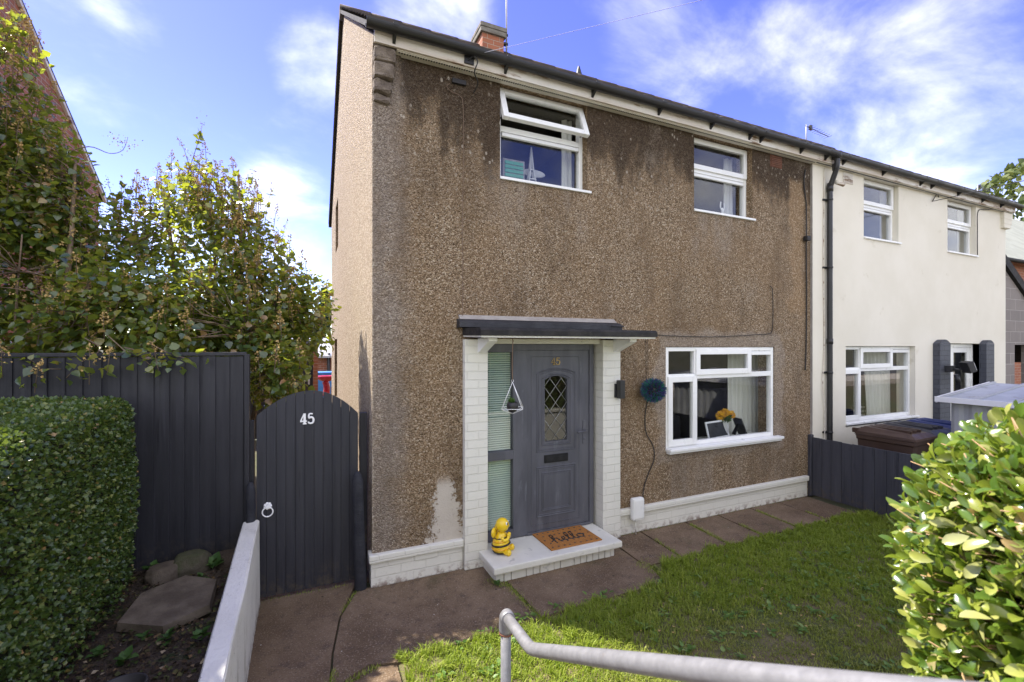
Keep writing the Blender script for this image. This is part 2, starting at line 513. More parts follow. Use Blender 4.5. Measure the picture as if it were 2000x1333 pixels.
mat_cream = noisy('cream_render', (.69, .645, .53), (.74, .695, .585), .9, .85, .35, 55, .004, c3=(.62, .57, .45), s3=2.2, t3=.62)
mat_wpaint, n, out = material('white_masonry_paint')
P = n.pos(); x, y, z = n.sep(P)[0:3]
c = n.mix(n.ss(n.noise(P, 2.2, 5), .35, .65), (.63, .615, .555), (.70, .685, .62))
c = n.mix(n.ss(n.noise(P, 7, 5, .7), .56, .70, 0, .55), c, (.46, .445, .39))
c = n.mix(n.m('MULTIPLY', n.ss(n.noise(n.mapping(P, scale=(1, 1, .2)), 11, 5, .7), .52, .66), n.ss(z, .62, .1, 0, .6)), c, (.30, .27, .20))
c = n.mix(n.m('MULTIPLY', n.ss(n.noise(P, 20, 5, .7), .42, .60), n.ss(z, .13, .0, 0, .9)), c, (.13, .095, .07))
c = n.mix(n.ss(n.noise(P, 38, 3, .6), .66, .72, 0, .8), c, (.27, .24, .20))
principled(n, out, c, .75, normal=n.bump(n.m('ADD', n.noise(P, 26, 5, .65), n.m('MULTIPLY', n.noise(P, 5, 3), .8)), .6, .012), spec=.4)
mat_upvc = noisy('white_plastic_frame', (.78, .78, .75), (.82, .82, .80), 2.0, .35, spec=.5)
mat_oldupvc = noisy('weathered_white_board', (.70, .665, .59), (.56, .48, .38), 1.6, .55, c3=(.26, .17, .10), s3=3.0, t3=.55, stretch=(.6, 1, 3.5))
mat_soffit = noisy('cream_soffit_board', (.66, .62, .53), (.58, .54, .45), 2.5, .6)
mat_gutter = noisy('black_gutter_plastic', (.012, .012, .013), (.020, .019, .019), 1.4, .42, spec=.5)
mat_black = noisy('black_metal', (.02, .02, .022), (.03, .03, .032), 6, .45)
mat_concrete_cap = noisy('weathered_concrete', (.22, .20, .165), (.13, .115, .09), 7, .95, .8, 40, .01)
mat_felt = noisy('black_roofing_felt', (.016, .015, .015), (.032, .029, .026), 8, .85, .9, 90, .006, c3=(.12, .10, .085), s3=45, t3=.66)
mat_lead = noisy('dark_flashing', (.022, .022, .025), (.038, .038, .042), 5, .6, .6, 30, .012)
mat_mortar = noisy('grey_mortar', (.30, .27, .24), (.38, .35, .31), 9, .95, .8, 60, .008)
mat_corbel = noisy('grey_cement_corbel', (.26, .212, .165), (.155, .122, .094), 9, .95, 1.0, 70, .02, c3=(.09, .07, .055), s3=5, t3=.56)
mat_wood = noisy('charcoal_fence_paint', (.020, .020, .025), (.030, .030, .036), 2.2, .62, .6, 14, .004, stretch=(6, 6, .35), c3=(.013, .013, .017), s3=3, t3=.58, splash=.40)
mat_woodgate = noisy('charcoal_gate_paint', (.023, .024, .031), (.033, .034, .042), 3.0, .55, .45, 18, .003, stretch=(5, 5, .3), c3=(.015, .015, .019), s3=5, t3=.64, splash=.02)
mat_slate = noisy('slate_grey_fence_paint', (.042, .043, .052), (.058, .059, .070), 2.2, .62, .7, 16, .004, stretch=(5, 5, .35), c3=(.032, .033, .04), s3=4, t3=.58, splash=.02)
mat_stub = noisy('charcoal_rough_post', (.018, .019, .026), (.03, .031, .038), 5, .8, 1.0, 38, .012)
mat_door = noisy('grey_door_paint', (.076, .078, .094), (.105, .107, .127), 2.6, .42, .3, 24, .0015, stretch=(3, 3, .6), c3=(.125, .13, .15), s3=4, t3=.60)
mat_step = noisy('white_step_paint', (.62, .61, .545), (.69, .675, .61), 3.4, .7, .5, 30, .005, c3=(.46, .45, .41), s3=9, t3=.60)
mat_galv = noisy('galvanised_steel', (.20, .20, .205), (.245, .245, .25), 26, .50, .35, 140, .001, metal=.30, c3=(.22, .15, .10), s3=7, t3=.66)
mat_stone = noisy('weathered_stone', (.085, .066, .046), (.15, .122, .088), 5, .95, .9, 24, .012, c3=(.10, .10, .05), s3=7, t3=.60)
mat_mossy = noisy('mossy_stone', (.10, .085, .058), (.055, .060, .025), 6, .95, .9, 30, .012)
mat_soil = noisy('dark_garden_soil', (.045, .033, .022), (.075, .055, .038), 5, .98, 1.0, 32, .03, c3=(.03, .045, .014), s3=4, t3=.57)
mat_turf = noisy('lawn_soil', (.10, .125, .03), (.19, .15, .08), 1.6, .98, .9, 50, .02)
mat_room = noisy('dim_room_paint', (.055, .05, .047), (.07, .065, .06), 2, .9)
mat_curtain = noisy('pale_curtain_cloth', (.66, .66, .60), (.74, .74, .68), 3, .9, stretch=(6, 6, .2))
mat_greycurtain = noisy('grey_curtain_cloth', (.22, .21, .21), (.29, .28, .28), 3, .9, stretch=(6, 6, .2))
mat_net = noisy('white_net_curtain', (.62, .62, .62), (.74, .74, .73), 3, .9, stretch=(8, 8, .2))
mat_blind = noisy('pale_green_blind', (.55, .66, .57), (.62, .72, .63), 3, .55)
mat_white = noisy('white_gloss', (.80, .80, .80), (.85, .85, .85), 3, .4)
mat_gold = noisy('dull_brass', (.42, .30, .12), (.50, .37, .16), 8, .4, metal=.6)
mat_yellow = noisy('yellow_glazed_clay', (.80, .53, .012), (.86, .60, .02), 4, .32, coat=.5)
mat_orange = noisy('orange_yellow_glaze', (.75, .36, .008), (.80, .42, .012), 4, .35, coat=.4)
mat_beeblack = noisy('brown_black_glaze', (.028, .018, .012), (.035, .024, .016), 4, .35)
mat_petal = noisy('yellow_petals', (.85, .46, .008), (.90, .56, .02), 20, .6)
mat_vase = noisy('pale_vase_glaze', (.50, .50, .49), (.58, .58, .57), 3, .35)
mat_stemgreen = noisy('plant_green', (.05, .11, .03), (.08, .17, .05), 10, .5)
mat_bark = noisy('grey_brown_bark', (.15, .105, .068), (.24, .175, .115), 12, .95, .9, 50, .01, stretch=(1, 1, .4))
mat_twig = noisy('tan_twigs', (.36, .22, .11), (.46, .31, .17), 10, .8)
mat_hedgecore = noisy('hedge_twig_mass', (.030, .034, .014), (.05, .045, .022), 8, 1.0, 1.0, 30, .05)
mat_dryflower = noisy('dried_flower_heads', (.40, .26, .09), (.50, .36, .14), 20, .9)
mat_tile = noisy('brown_roof_tile', (.045, .036, .031), (.075, .058, .048), 3, .9, .6, 40, .006, c3=(.25, .24, .20), s3=6, t3=.62)
mat_paletile = noisy('grey_green_roof_tile', (.30, .31, .25), (.36, .37, .30), 2, .9, .5, 20, .01)
mat_shed = noisy('pale_grey_shed_steel', (.34, .35, .36), (.42, .43, .44), 2, .5, metal=.1)
mat_shedroof = noisy('weathered_shed_roof', (.36, .38, .40), (.46, .48, .50), 2, .55, c3=(.22, .20, .17), s3=3.2, t3=.58)
mat_binbrown = noisy('brown_bin_plastic', (.060, .035, .022), (.080, .048, .032), 3, .5)
mat_binblack = noisy('dark_grey_bin_plastic', (.04, .04, .044), (.055, .055, .06), 3, .5)
mat_binblue = noisy('blue_bin_plastic', (.03, .045, .14), (.04, .06, .18), 3, .5)
mat_rubber = noisy('black_rubber', (.008, .008, .008), (.014, .014, .014), 6, .8)
mat_red = noisy('red_plastic', (.40, .012, .03), (.46, .02, .04), 3, .3, coat=.3)
mat_sky = noisy('bright_blue_plastic', (.06, .22, .60), (.08, .28, .68), 3, .4)
mat_vent = noisy('terracotta_vent', (.17, .075, .045), (.13, .058, .036), 9, .9)
mat_cable = noisy('black_cable', (.02, .018, .017), (.03, .027, .025), 9, .6)
mat_bcable = noisy('brown_cable', (.16, .105, .07), (.20, .135, .09), 9, .7)
mat_wire = noisy('grey_overhead_wire', (.40, .40, .46), (.46, .46, .52), 9, .7)
mat_purple = noisy('purple_bristle', (.04, .042, .15), (.075, .068, .22), 40, .6)
mat_teal = noisy('teal_bristle', (.015, .10, .085), (.03, .17, .13), 40, .6)
mat_road = noisy('grey_tarmac', (.06, .06, .062), (.09, .088, .086), 3, .95, .6, 90, .01)
mat_chrome = noisy('grey_lead_strip', (.28, .28, .27), (.36, .36, .35), 9, .35, metal=.5)
mat_pot = noisy('dark_pot', (.022, .02, .02), (.032, .03, .03), 5, .5)

# coir mat
mat_coir, n, out = material('coir')
P = n.pos()
c = n.ramp(n.noise(P, 260, 3, .7), [(.3, (.24, .095, .025)), (.55, (.42, .19, .06)), (.75, (.52, .27, .10))])
principled(n, out, c, .95, normal=n.bump(n.noise(P, 300, 2), 1.0, .004), spec=.1)

# concrete path
mat_path, n, out = material('path_concrete')
P = n.pos()
c = n.mix(n.ss(n.noise(P, 1.7, 6, .65), .32, .7), (.120, .080, .048), (.215, .152, .098))
c = n.mix(n.ss(n.noise(P, 8, 5, .7), .50, .72, 0, .6), c, (.062, .046, .038))
c = n.mix(n.ss(n.noise(P, 85, 3, .7), .55, .70, 0, .8), c, (.38, .31, .24))
c = n.mix(n.ss(n.noise(P, 55, 3, .7), .57, .68, 0, .75), c, (.06, .045, .034))
c = n.mix(n.ss(n.vor(P, 4.3, 'Distance'), .055, .035, 0, .9), c, (.03, .022, .018))
c = n.mix(n.ss(n.vor(n.vm('ADD', P, (5, 2, 0)), 5.1, 'Distance'), .028, .02, 0, .9), c, (.62, .60, .56))
moss = n.m('MULTIPLY', n.ss(n.noise(P, 2.6, 5, .6), .55, .72), .35)
c = n.mix(moss, c, (.05, .06, .022))
principled(n, out, c, .93, normal=n.bump(n.m('ADD', n.noise(P, 60, 5, .7), n.m('MULTIPLY', n.noise(P, 5, 4), .8)), .8, .012), spec=.25)

# glass: real double glazing, clear and mirror by Fresnel
mat_glass, n, out = material('window_glass')
gg_ = n.node('ShaderNodeNewGeometry')
cosv = n.m('ABSOLUTE', n.vm('DOT_PRODUCT', gg_.outputs['Incoming'], gg_.outputs['Normal'], out=1))
f2 = n.m('ADD', .055, n.m('MULTIPLY', .90, n.m('POWER', n.m('SUBTRACT', 1.0, cosv), 4.6)), clamp=True)
tr = n.node('ShaderNodeBsdfTransparent'); tr.inputs[0].default_value = (.955, .965, .96, 1)
gl = n.node('ShaderNodeBsdfGlossy'); gl.inputs['Roughness'].default_value = 0.0
n.put(gl.inputs['Normal'], n.bump(n.noise(n.pos(), 1.3, 2), .04, .02))
mx = n.node('ShaderNodeMixShader')
n.l.new(f2, mx.inputs[0]); n.l.new(tr.outputs[0], mx.inputs[1]); n.l.new(gl.outputs[0], mx.inputs[2])
n.l.new(mx.outputs[0], out.inputs[0])

def leaf_mat(name, stops, trans, rough=.38, tw=.35, spec=.5, back=None):
    m, n, out = material(name)
    r = n.attr('rnd')
    col = n.ramp(r, stops)
    p = principled(n, None, col, rough, spec=spec)
    t = n.node('ShaderNodeBsdfTranslucent')
    n.put(t.inputs[0], n.mix(r, trans, tuple(v * .7 for v in trans)))
    mx = n.node('ShaderNodeMixShader'); mx.inputs[0].default_value = tw
    n.l.new(p.outputs[0], mx.inputs[1]); n.l.new(t.outputs[0], mx.inputs[2])
    n.l.new(mx.outputs[0], out.inputs[0])
    return m
mat_lilac = leaf_mat('lilac_leaf', [(0, (.030, .064, .026)), (.4, (.060, .105, .034)), (.72, (.12, .165, .042)), (.9, (.22, .215, .05)), (1, (.32, .17, .07))], (.55, .62, .05), .22, .40, 1.0)
mat_privet = leaf_mat('privet_leaf', [(0, (.026, .056, .016)), (.45, (.058, .105, .026)), (.8, (.115, .17, .038)), (.96, (.22, .25, .06)), (1, (.36, .21, .08))], (.28, .40, .04), .30, .28, .6)
mat_bigprivet = leaf_mat('broad_privet_leaf', [(0, (.04, .085, .014)), (.35, (.10, .175, .025)), (.7, (.23, .28, .04)), (.9, (.38, .39, .10)), (.97, (.42, .42, .2)), (1, (.45, .27, .09))], (.42, .55, .05), .26, .30, .7)
mat_far = leaf_mat('far_tree_leaf', [(0, (.020, .045, .022)), (.6, (.035, .07, .032)), (1, (.06, .10, .04))], (.10, .18, .03), .6, .2, .2)
mat_pine = leaf_mat('light_tree_leaf', [(0, (.06, .09, .03)), (.6, (.11, .14, .05)), (1, (.18, .20, .07))], (.22, .26, .05), .6, .25, .2)
mat_weed = leaf_mat('weed_leaf', [(0, (.04, .09, .02)), (.6, (.06, .13, .03)), (1, (.10, .18, .05))], (.2, .3, .04), .5, .3, .3)
mat_grass, n, out = material('grass_blades')
r = n.attr('rnd'); dry = n.attr('dry')
gcol = n.ramp(r, [(0, (.12, .18, .018)), (.5, (.24, .31, .034)), (.85, (.36, .41, .065)), (1, (.54, .48, .17))])
dcol = n.ramp(r, [(0, (.16, .20, .04)), (.5, (.24, .25, .07)), (1, (.44, .38, .18))])
c = n.mix(dry, gcol, dcol)
p = principled(n, None, c, .5, spec=.3)
t = n.node('ShaderNodeBsdfTranslucent'); n.put(t.inputs[0], n.mix(dry, (.34, .46, .03), (.38, .38, .08)))
mx = n.node('ShaderNodeMixShader'); mx.inputs[0].default_value = .35
n.l.new(p.outputs[0], mx.inputs[1]); n.l.new(t.outputs[0], mx.inputs[2]); n.l.new(mx.outputs[0], out.inputs[0])

# ================================================================== ground
gx = np.concatenate([np.linspace(-600, -14, 14), np.linspace(-12, 16, 29), np.linspace(20, 600, 14)])
gy = np.concatenate([np.linspace(-600, -9, 12), np.linspace(-8, 1, 37), np.linspace(2, 40, 20), np.linspace(60, 600, 10)])
GX, GY = np.meshgrid(gx, gy, indexing='ij')
GZ = np.where(GY > -3.55, -.03, np.where(GY < -4.9, .86, -.03 + (-3.55 - GY) / 1.35 * .89))
GV = np.stack([GX, GY, GZ], -1).reshape(-1, 3)
ny = len(gy)
ii, jj = np.meshgrid(np.arange(len(gx) - 1), np.arange(ny - 1), indexing='ij')
a = (ii * ny + jj).ravel()
GF = np.stack([a, a + ny, a + ny + 1, a + 1], -1)
kind(np_mesh('ground', GV, GF, noisy('rough_ground', (.07, .08, .035), (.10, .085, .05), .8, .98, .6, 20, .03)), 'structure')
kind(MB().box(-60, 60, -14, -6.6, .82, .90).build('road', mat_road), 'structure')
kind(MB().bbox(-60, 60, -6.6, -6.45, .80, 1.0, .02).box(-60, 60, -6.45, -4.9, .80, .985).build('pavement', noisy('pale_paving', (.40, .36, .30), (.48, .43, .36), 2, .9, .5, 40, .01)), 'structure')

# concrete path: slabs with open joints
def slab(mb, pts, z1=0.0, z0=-.06):
    mb.prism(pts, 'z', z0, z1)
pm_ = MB()
g = .012
slab(pm_, [(-.90, .16), (-.13, .13), (-.30, -.35), (-.38, -.80), (-.42, -1.20), (-.46, -3.0), (-.90, -3.0)], .0)
slab(pm_, [(-.12, .01), (1.10, .01), (1.155, -1.03), (.03, -1.08), (-.16, -1.02), (-.40, -1.16), (-.365, -.80), (-.285, -.35)], -.003)
slab(pm_, [(-.40, -1.18), (-.16, -1.04), (.02, -1.10), (.02, -3.0), (-.445, -3.0)], -.008)
slab(pm_, [(1.13, .01), (2.54, .01), (2.50, -.64), (2.56, -.66), (2.46, -1.02), (1.18, -1.02)], -.002)
xs = [2.56, 3.03, 3.73, 4.28, 4.88, 5.45, 6.08]
for i in range(len(xs) - 1):
    slab(pm_, [(xs[i] + g, .01), (xs[i + 1] - g, .01), (xs[i + 1] - .05 - g, -.70 - .02 * random.random()), (xs[i] - .05 + g, -.70 - .02 * random.random())], -.002 - .006 * random.random())
slab(pm_, [(-1.0, .17), (0, .15), (0, 9), (-1.0, 9)], -.012)
kind(pm_.build('path', mat_path), 'structure')

# steps that climb to the road under the viewpoint
st = MB()
for i in range(6):
    st.bbox(-.88, .20, -2.75 - .30 * (i + 1), -2.75 - .30 * i - .003 * i, -.05, .15 * (i + 1), .012)
kind(st.build('steps', mat_path), 'structure')
kind(MB().box(-.88, .33, -6.45, -4.56, .5, .895).build('landing', mat_path), 'structure')

# lawn
lg = MB()
lg.prism([(0.03, -1.11), (1.17, -1.06), (2.48, -1.05), (2.60, -.72), (6.08, -.74), (6.08, -3.42), (.03, -3.42)], 'z', -.05, -.004)
kind(lg.build('lawn_ground', mat_turf), 'structure')
nb = 170000
nt_ = 14000
tcx, tcy = RNG.uniform(.0, 6.1, nt_), RNG.uniform(-3.4, -.66, nt_)
ti = RNG.integers(nt_, size=nb); th = RNG.uniform(.55, 1.45, nt_)[ti]
gxp = tcx[ti] + RNG.normal(size=nb) * .022; gyp = tcy[ti] + RNG.normal(size=nb) * .022
edge = np.where(gxp < 2.5, -1.06 + .03 * np.sin(gxp * 9) + .03 * np.sin(gxp * 23), -.72 + .03 * np.sin(gxp * 8) + .025 * np.sin(gxp * 21))
edge = np.where((gxp > 2.42) & (gxp < 2.75), -1.0 + (gxp - 2.42) * .95, edge)
ledge = .03 + .035 * np.sin(gyp * 9) + .02 * np.sin(gyp * 31)
ok = (gyp < edge) & (gxp > ledge)
gxp, gyp, edge, th, ti = gxp[ok], gyp[ok], edge[ok], th[ok], ti[ok]
GP = np.stack([gxp, gyp, np.zeros_like(gxp)], -1)
nz = noise3(GP, 2.2, 3) * .6 + noise3(GP, 6.0, 4) * .4
dryc = np.exp(-(((gxp - 2.3) / 1.1) ** 2 + ((gyp + 2.05) / .55) ** 2)) + .7 * np.exp(-(((gxp - 3.6) / 1.2) ** 2 + ((gyp + 2.0) / .5) ** 2))
dryv = np.clip(dryc * .65 + nz * .55 - .22, 0, 1)
keep = RNG.random(len(gxp)) > dryv * .2
GP, dryv, nz, edge, th, ti = GP[keep], dryv[keep], nz[keep], edge[keep], th[keep], ti[keep]
nb = len(GP)
lush = np.clip(1.2 - dryv * 1.3 + nz * .35, .3, 1.5) * np.where(edge - GP[:, 1] < .28, 1.25, 1.0)
hh = RNG.uniform(.018, .046, nb) * lush * th
ang = RNG.uniform(0, 2 * pi, nb); lean = RNG.uniform(.2, 1.3, nb)
Dv = np.stack([np.cos(ang), np.sin(ang), np.zeros(nb)], -1)
Bv = np.stack([-np.sin(ang), np.cos(ang), np.zeros(nb)], -1)
wd = RNG.uniform(.0018, .0044, nb)[:, None]
V0 = GP - Bv * wd; V1 = GP + Bv * wd
mid = GP + Dv * (hh * lean * .35)[:, None] + np.array([0, 0, 1.0]) * (hh * .62)[:, None]
V2 = mid + Bv * wd * .75; V3 = mid - Bv * wd * .75
tip = GP + Dv * (hh * lean)[:, None] + np.array([0, 0, 1.0]) * (hh * (1.05 - .25 * np.minimum(lean, 1)))[:, None]
GV = np.stack([V0, V1, V2, V3, tip], 1).reshape(-1, 3)
b5 = (np.arange(nb) * 5)[:, None]
GF = np.concatenate([b5 + np.array([0, 1, 2]), b5 + np.array([0, 2, 3]), b5 + np.array([3, 2, 4])], 0)
kind(np_mesh('lawn_grass', GV, GF, mat_grass, None, {'rnd': np.repeat(np.clip(RNG.random(nb) * .5 + .42 * np.random.default_rng(5).random(14000)[ti] + nz * .12, 0, 1), 5), 'dry': np.repeat(np.clip(dryv * .8 + .25 * (RNG.random(nb) < .14), 0, 1), 5)}), 'stuff')['category'] = 'grass'
bpy.data.objects['lawn_grass']['label'] = 'short green lawn grass with a worn brown patch'

# grass and moss tufts in the slab joints
C = []
def joint(p, q, nn, w):
    for _ in range(nn):
        t = random.random()
        C.append((p[0] + (q[0] - p[0]) * t + random.gauss(0, w), p[1] + (q[1] - p[1]) * t + random.gauss(0, w), -.012))
joint((3.03, -.25), (2.98, -.72), 260, .012); joint((3.73, -.1), (3.68, -.72), 700, .018); joint((4.28, -.35), (4.23, -.72), 380, .014); joint((4.88, -.1), (4.83, -.7), 520, .016); joint((5.45, -.4), (5.4, -.7), 160, .012)
joint((1.11, -.42), (1.16, -1.04), 650, .018); joint((2.5, -.62), (2.56, -1.0), 700, .045); joint((-.38, -1.0), (-.42, -1.3), 300, .015); joint((1.0, -.36), (1.1, -.46), 260, .03)
joint((-.1, -1.06), (-.35, -1.16), 200, .012); joint((2.7, -.03), (6.0, -.01), 380, .008); joint((-.28, -.3), (-.12, .02), 120, .012); joint((-.9, .15), (-.13, .12), 260, .014)
C = np.array(C); nb = len(C)
hh = RNG.uniform(.01, .035, nb); ang = RNG.uniform(0, 2 * pi, nb)
Dv = np.stack([np.cos(ang), np.sin(ang), np.zeros(nb)], -1); Bv = np.stack([-np.sin(ang), np.cos(ang), np.zeros(nb)], -1)
GV = np.stack([C - Bv * .003, C + Bv * .003, C + Dv * (hh * .7)[:, None] + np.array([0, 0, 1.]) * hh[:, None]], 1).reshape(-1, 3)
o = kind(np_mesh('joint_grass', GV, (np.arange(nb) * 3)[:, None] + np.array([0, 1, 2]), mat_grass, None, {'rnd': np.repeat(RNG.random(nb), 3), 'dry': np.repeat(RNG.random(nb) ** 3, 3)}), 'stuff')
o['label'] = 'grass and moss growing in the joints of the path slabs'; o['category'] = 'grass'

# flower bed on the left, raised behind the low white wall
bxs = np.linspace(-4.2, -1.0, 65); bys = np.linspace(-4.2, .16, 88)
BX, BY = np.meshgrid(bxs, bys, indexing='ij')
PP = np.stack([BX.ravel(), BY.ravel(), np.zeros(BX.size)], -1)
BZ = .405 + .025 * noise3(PP, 3.5, 8) + .012 * noise3(PP, 14, 9) + .007 * noise3(PP, 40, 10)
PP[:, 2] = BZ
ny = len(bys); ii, jj = np.meshgrid(np.arange(len(bxs) - 1), np.arange(ny - 1), indexing='ij'); a = (ii * ny + jj).ravel()
kind(np_mesh('flower_bed_soil', PP, np.stack([a, a + ny, a + ny + 1, a + 1], -1), mat_soil, smooth=True), 'structure')
# ================================================================== houses
def wall_panel(mb, u0, u1, z0, z1, holes, t, fn, mi=0):
    """wall sheet with openings; fn(u, depth, z) -> world point; depth 0 outside, t inside"""
    us = sorted({u0, u1, *[h[0] for h in holes], *[h[1] for h in holes]})
    zs = sorted({z0, z1, *[h[2] for h in holes], *[h[3] for h in holes]})
    inside = lambda a, b, c, d: any(h[0] <= a and b <= h[1] and h[2] <= c and d <= h[3] for h in holes)
    for i in range(len(us) - 1):
        for j in range(len(zs) - 1):
            a, b, c, d = us[i], us[i + 1], zs[j], zs[j + 1]
            if inside(a, b, c, d): continue
            for dep in (0, t):
                mb.add([fn(a, dep, c), fn(b, dep, c), fn(b, dep, d), fn(a, dep, d)], [(0, 1, 2, 3)], mi)
    for a, b, c, d in holes:
        for (p, q) in (((a, c), (b, c)), ((b, c), (b, d)), ((b, d), (a, d)), ((a, d), (a, c))):
            mb.add([fn(p[0], 0, p[1]), fn(q[0], 0, q[1]), fn(q[0], t, q[1]), fn(p[0], t, p[1])], [(0, 1, 2, 3)], mi)

def ring(mb, x0, x1, z0, z1, y0, y1, w, mi=0, b=.006):
    """rectangular frame, butted, bevelled"""
    mb.bbox(x0, x0 + w, y0, y1, z0, z1, b, mi); mb.bbox(x1 - w, x1, y0, y1, z0, z1, b, mi)
    mb.bbox(x0 + w, x1 - w, y0 + .0015, y1 - .0015, z0, z0 + w, b, mi); mb.bbox(x0 + w, x1 - w, y0 + .0015, y1 - .0015, z1 - w, z1, b, mi)

def pane(x0, x1, z0, z1, y, parent, mat4=None):
    m = MB(); m.box(x0, x1, y, y + .006, z0, z1)
    if mat4 is not None: m.v = [tuple(mat4 @ Vector(p)) for p in m.v]
    return m.build('pane', mat_glass, parent)

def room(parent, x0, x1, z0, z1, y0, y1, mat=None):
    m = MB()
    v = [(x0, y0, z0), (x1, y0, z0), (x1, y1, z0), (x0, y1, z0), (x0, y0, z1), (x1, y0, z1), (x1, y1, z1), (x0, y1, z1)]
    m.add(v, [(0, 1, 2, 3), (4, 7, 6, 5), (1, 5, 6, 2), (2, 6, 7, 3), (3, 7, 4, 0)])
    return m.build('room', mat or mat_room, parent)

def upper_window(house, x0, x1, z0, z1, yf, open_angle=0.0):
    """top-hung sash over a fixed pane"""
    zt = z0 + (z1 - z0) * .565
    fr = MB(); ring(fr, x0, x1, z0, z1, yf, yf + .07, .048)
    fr.bbox(x0 + .05, x1 - .05, yf + .002, yf + .068, zt - .03, zt + .03, .006)
    w = fr.build('window', mat_upvc, house)
    pane(x0 + .048, x1 - .048, z0 + .048, zt - .075, yf + .035, w)
    tv = MB(); tv.bbox(x0 + .06, x1 - .055, yf - .006, yf + .03, zt - .078, zt - .040, .005)
    tv.build('trickle_vent', mat_upvc, w)
    s = MB(); sx0, sx1, sz0, sz1 = x0 + .012, x1 - .012, zt + .012, z1 - .012
    ring(s, sx0, sx1, sz0, sz1, yf - .022, yf + .028, .062)
    M = Matrix.Translation((0, yf, sz1)) @ Matrix.Rotation(-open_angle, 4, 'X') @ Matrix.Translation((0, -yf, -sz1))
    s.v = [tuple(M @ Vector(p)) for p in s.v]
    so = s.build('sash', mat_upvc, w)
    pane(sx0 + .06, sx1 - .06, sz0 + .06, sz1 - .06, yf, w, M)
    if open_angle:
        for xx in (sx0 + .02, sx1 - .02):
            a = MB(); a.tube([(xx, yf + .02, zt + .09), tuple(M @ Vector((xx, yf + .02, sz0 + .06)))], .006)
            a.build('stay', mat_black, w)
    sl = MB(); sl.bbox(x0 - .004, x1 + .045, yf - .115, yf + .06, z0 - .028, z0 - .001, .005)
    sl.build('sill', mat_upvc, w)
    return w

def front_window(house, x0, x1, z0, z1, yf, xm, zt, xa, xb):
    """three-light ground floor window"""
    W_ = .05
    fr = MB(); ring(fr, x0, x1, z0, z1, yf, yf + .07, W_)
    fr.bbox(x0 + W_, x1 - W_, yf + .002, yf + .068, zt - .032, zt + .032, .006)
    fr.bbox(xm - .03, xm + .03, yf + .003, yf + .067, z0 + W_, zt - .034, .006)
    fr.bbox(xa - .03, xa + .03, yf + .003, yf + .067, zt + .034, z1 - W_, .006)
    fr.bbox(xb - .03, xb + .03, yf + .003, yf + .067, zt + .034, z1 - W_, .006)
    w = fr.build('window', mat_upvc, house)
    pane(xm + .03, x1 - W_, z0 + W_, zt - .032, yf + .035, w)
    pane(x0 + W_, xa - .03, zt + .032, z1 - W_, yf + .035, w)
    pane(xb + .03, x1 - W_, zt + .032, z1 - W_, yf + .035, w)
    s = MB(); ring(s, x0 + .03, xm + .012, z0 + .02, zt + .006, yf - .02, yf + .03, .072); s.build('sash', mat_upvc, w)
    pane(x0 + .10, xm - .058, z0 + .09, zt - .064, yf + .005, w)
    s = MB(); ring(s, xa - .012, xb + .012, zt + .014, z1 - .022, yf - .02, yf + .03, .07); s.build('sash', mat_upvc, w)
    pane(xa + .056, xb - .056, zt + .082, z1 - .09, yf + .005, w)
    tv = MB(); tv.bbox(xb + .032, x1 - W_ - .004, yf - .004, yf + .03, z1 - W_ - .055, z1 - W_ - .004, .005); tv.build('trickle_vent', mat_upvc, w)
    sl = MB(); sl.bbox(x0 - .01, x1 + .09, yf - .10, yf + .05, z0 - .034, z0 - .001, .006)
    sl.bbox(x0 + .005, x1 + .075, yf - .075, yf + .04, z0 - .062, z0 - .036, .005)
    sl.build('sill', mat_upvc, w)
    return w

def curtain(x0, x1, z0, z1, y, mat, label, cat='curtain', name='curtain', folds=7, amp=.03, taper=0.0, group=None):
    """hanging cloth with folds"""
    nx, nz_ = folds * 8, 8
    V = []; F = []
    for j in range(nz_ + 1):
        t = j / nz_
        for i in range(nx + 1):
            u = i / nx
            xx = x0 + (x1 - x0) * (u + taper * (1 - t) * (u - (0 if taper > 0 else 1)) * .5)
            V.append((xx, y + amp * sin(u * folds * 2 * pi + .5 * sin(3 * u * pi)) * (.6 + .4 * (1 - t)), z0 + (z1 - z0) * t))
    for j in range(nz_):
        for i in range(nx):
            a = j * (nx + 1) + i
            F.append((a, a + 1, a + nx + 2, a + nx + 1))
    m = MB(); m.add(V, F, 0, True)
    o = m.build(name, mat)
    return tag(o, label, cat, group)

def gutter_run(house, x0, x1, joints, y=-.182, zt=4.968, r=.056):
    pts = []
    N_ = 14
    for k in range(N_ + 1):
        a = pi + pi * k / N_
        pts.append((y + r * cos(a), zt + r * sin(a)))
    for k in range(N_, -1, -1):
        a = pi + pi * k / N_
        pts.append((y + (r - .006) * cos(a), zt + (r - .006) * sin(a)))
    gt = MB(); gt.prism(pts, 'x', x0, x1)
    return gt.build('gutter', mat_gutter, house), pts
def gutter_bracket(house, x, y=-.182, zt=4.968, r=.060, w=.045):
    pts = []
    N_ = 12
    for k in range(N_ + 1):
        a = pi + pi * k / N_
        pts.append((y + r * cos(a), zt + .006 + r * sin(a)))
    b = MB(); b.prism([(y - r, zt + .012)] + pts[:] + [(y + r, zt + .012)], 'x', x - w / 2, x + w / 2)
    b.prism([(y - .012, zt - .058), (y + r - .004, zt - .03), (y + r - .004, zt - .11)], 'x', x - .013, x + .013)
    return b.build('gutter_bracket', mat_gutter, house)

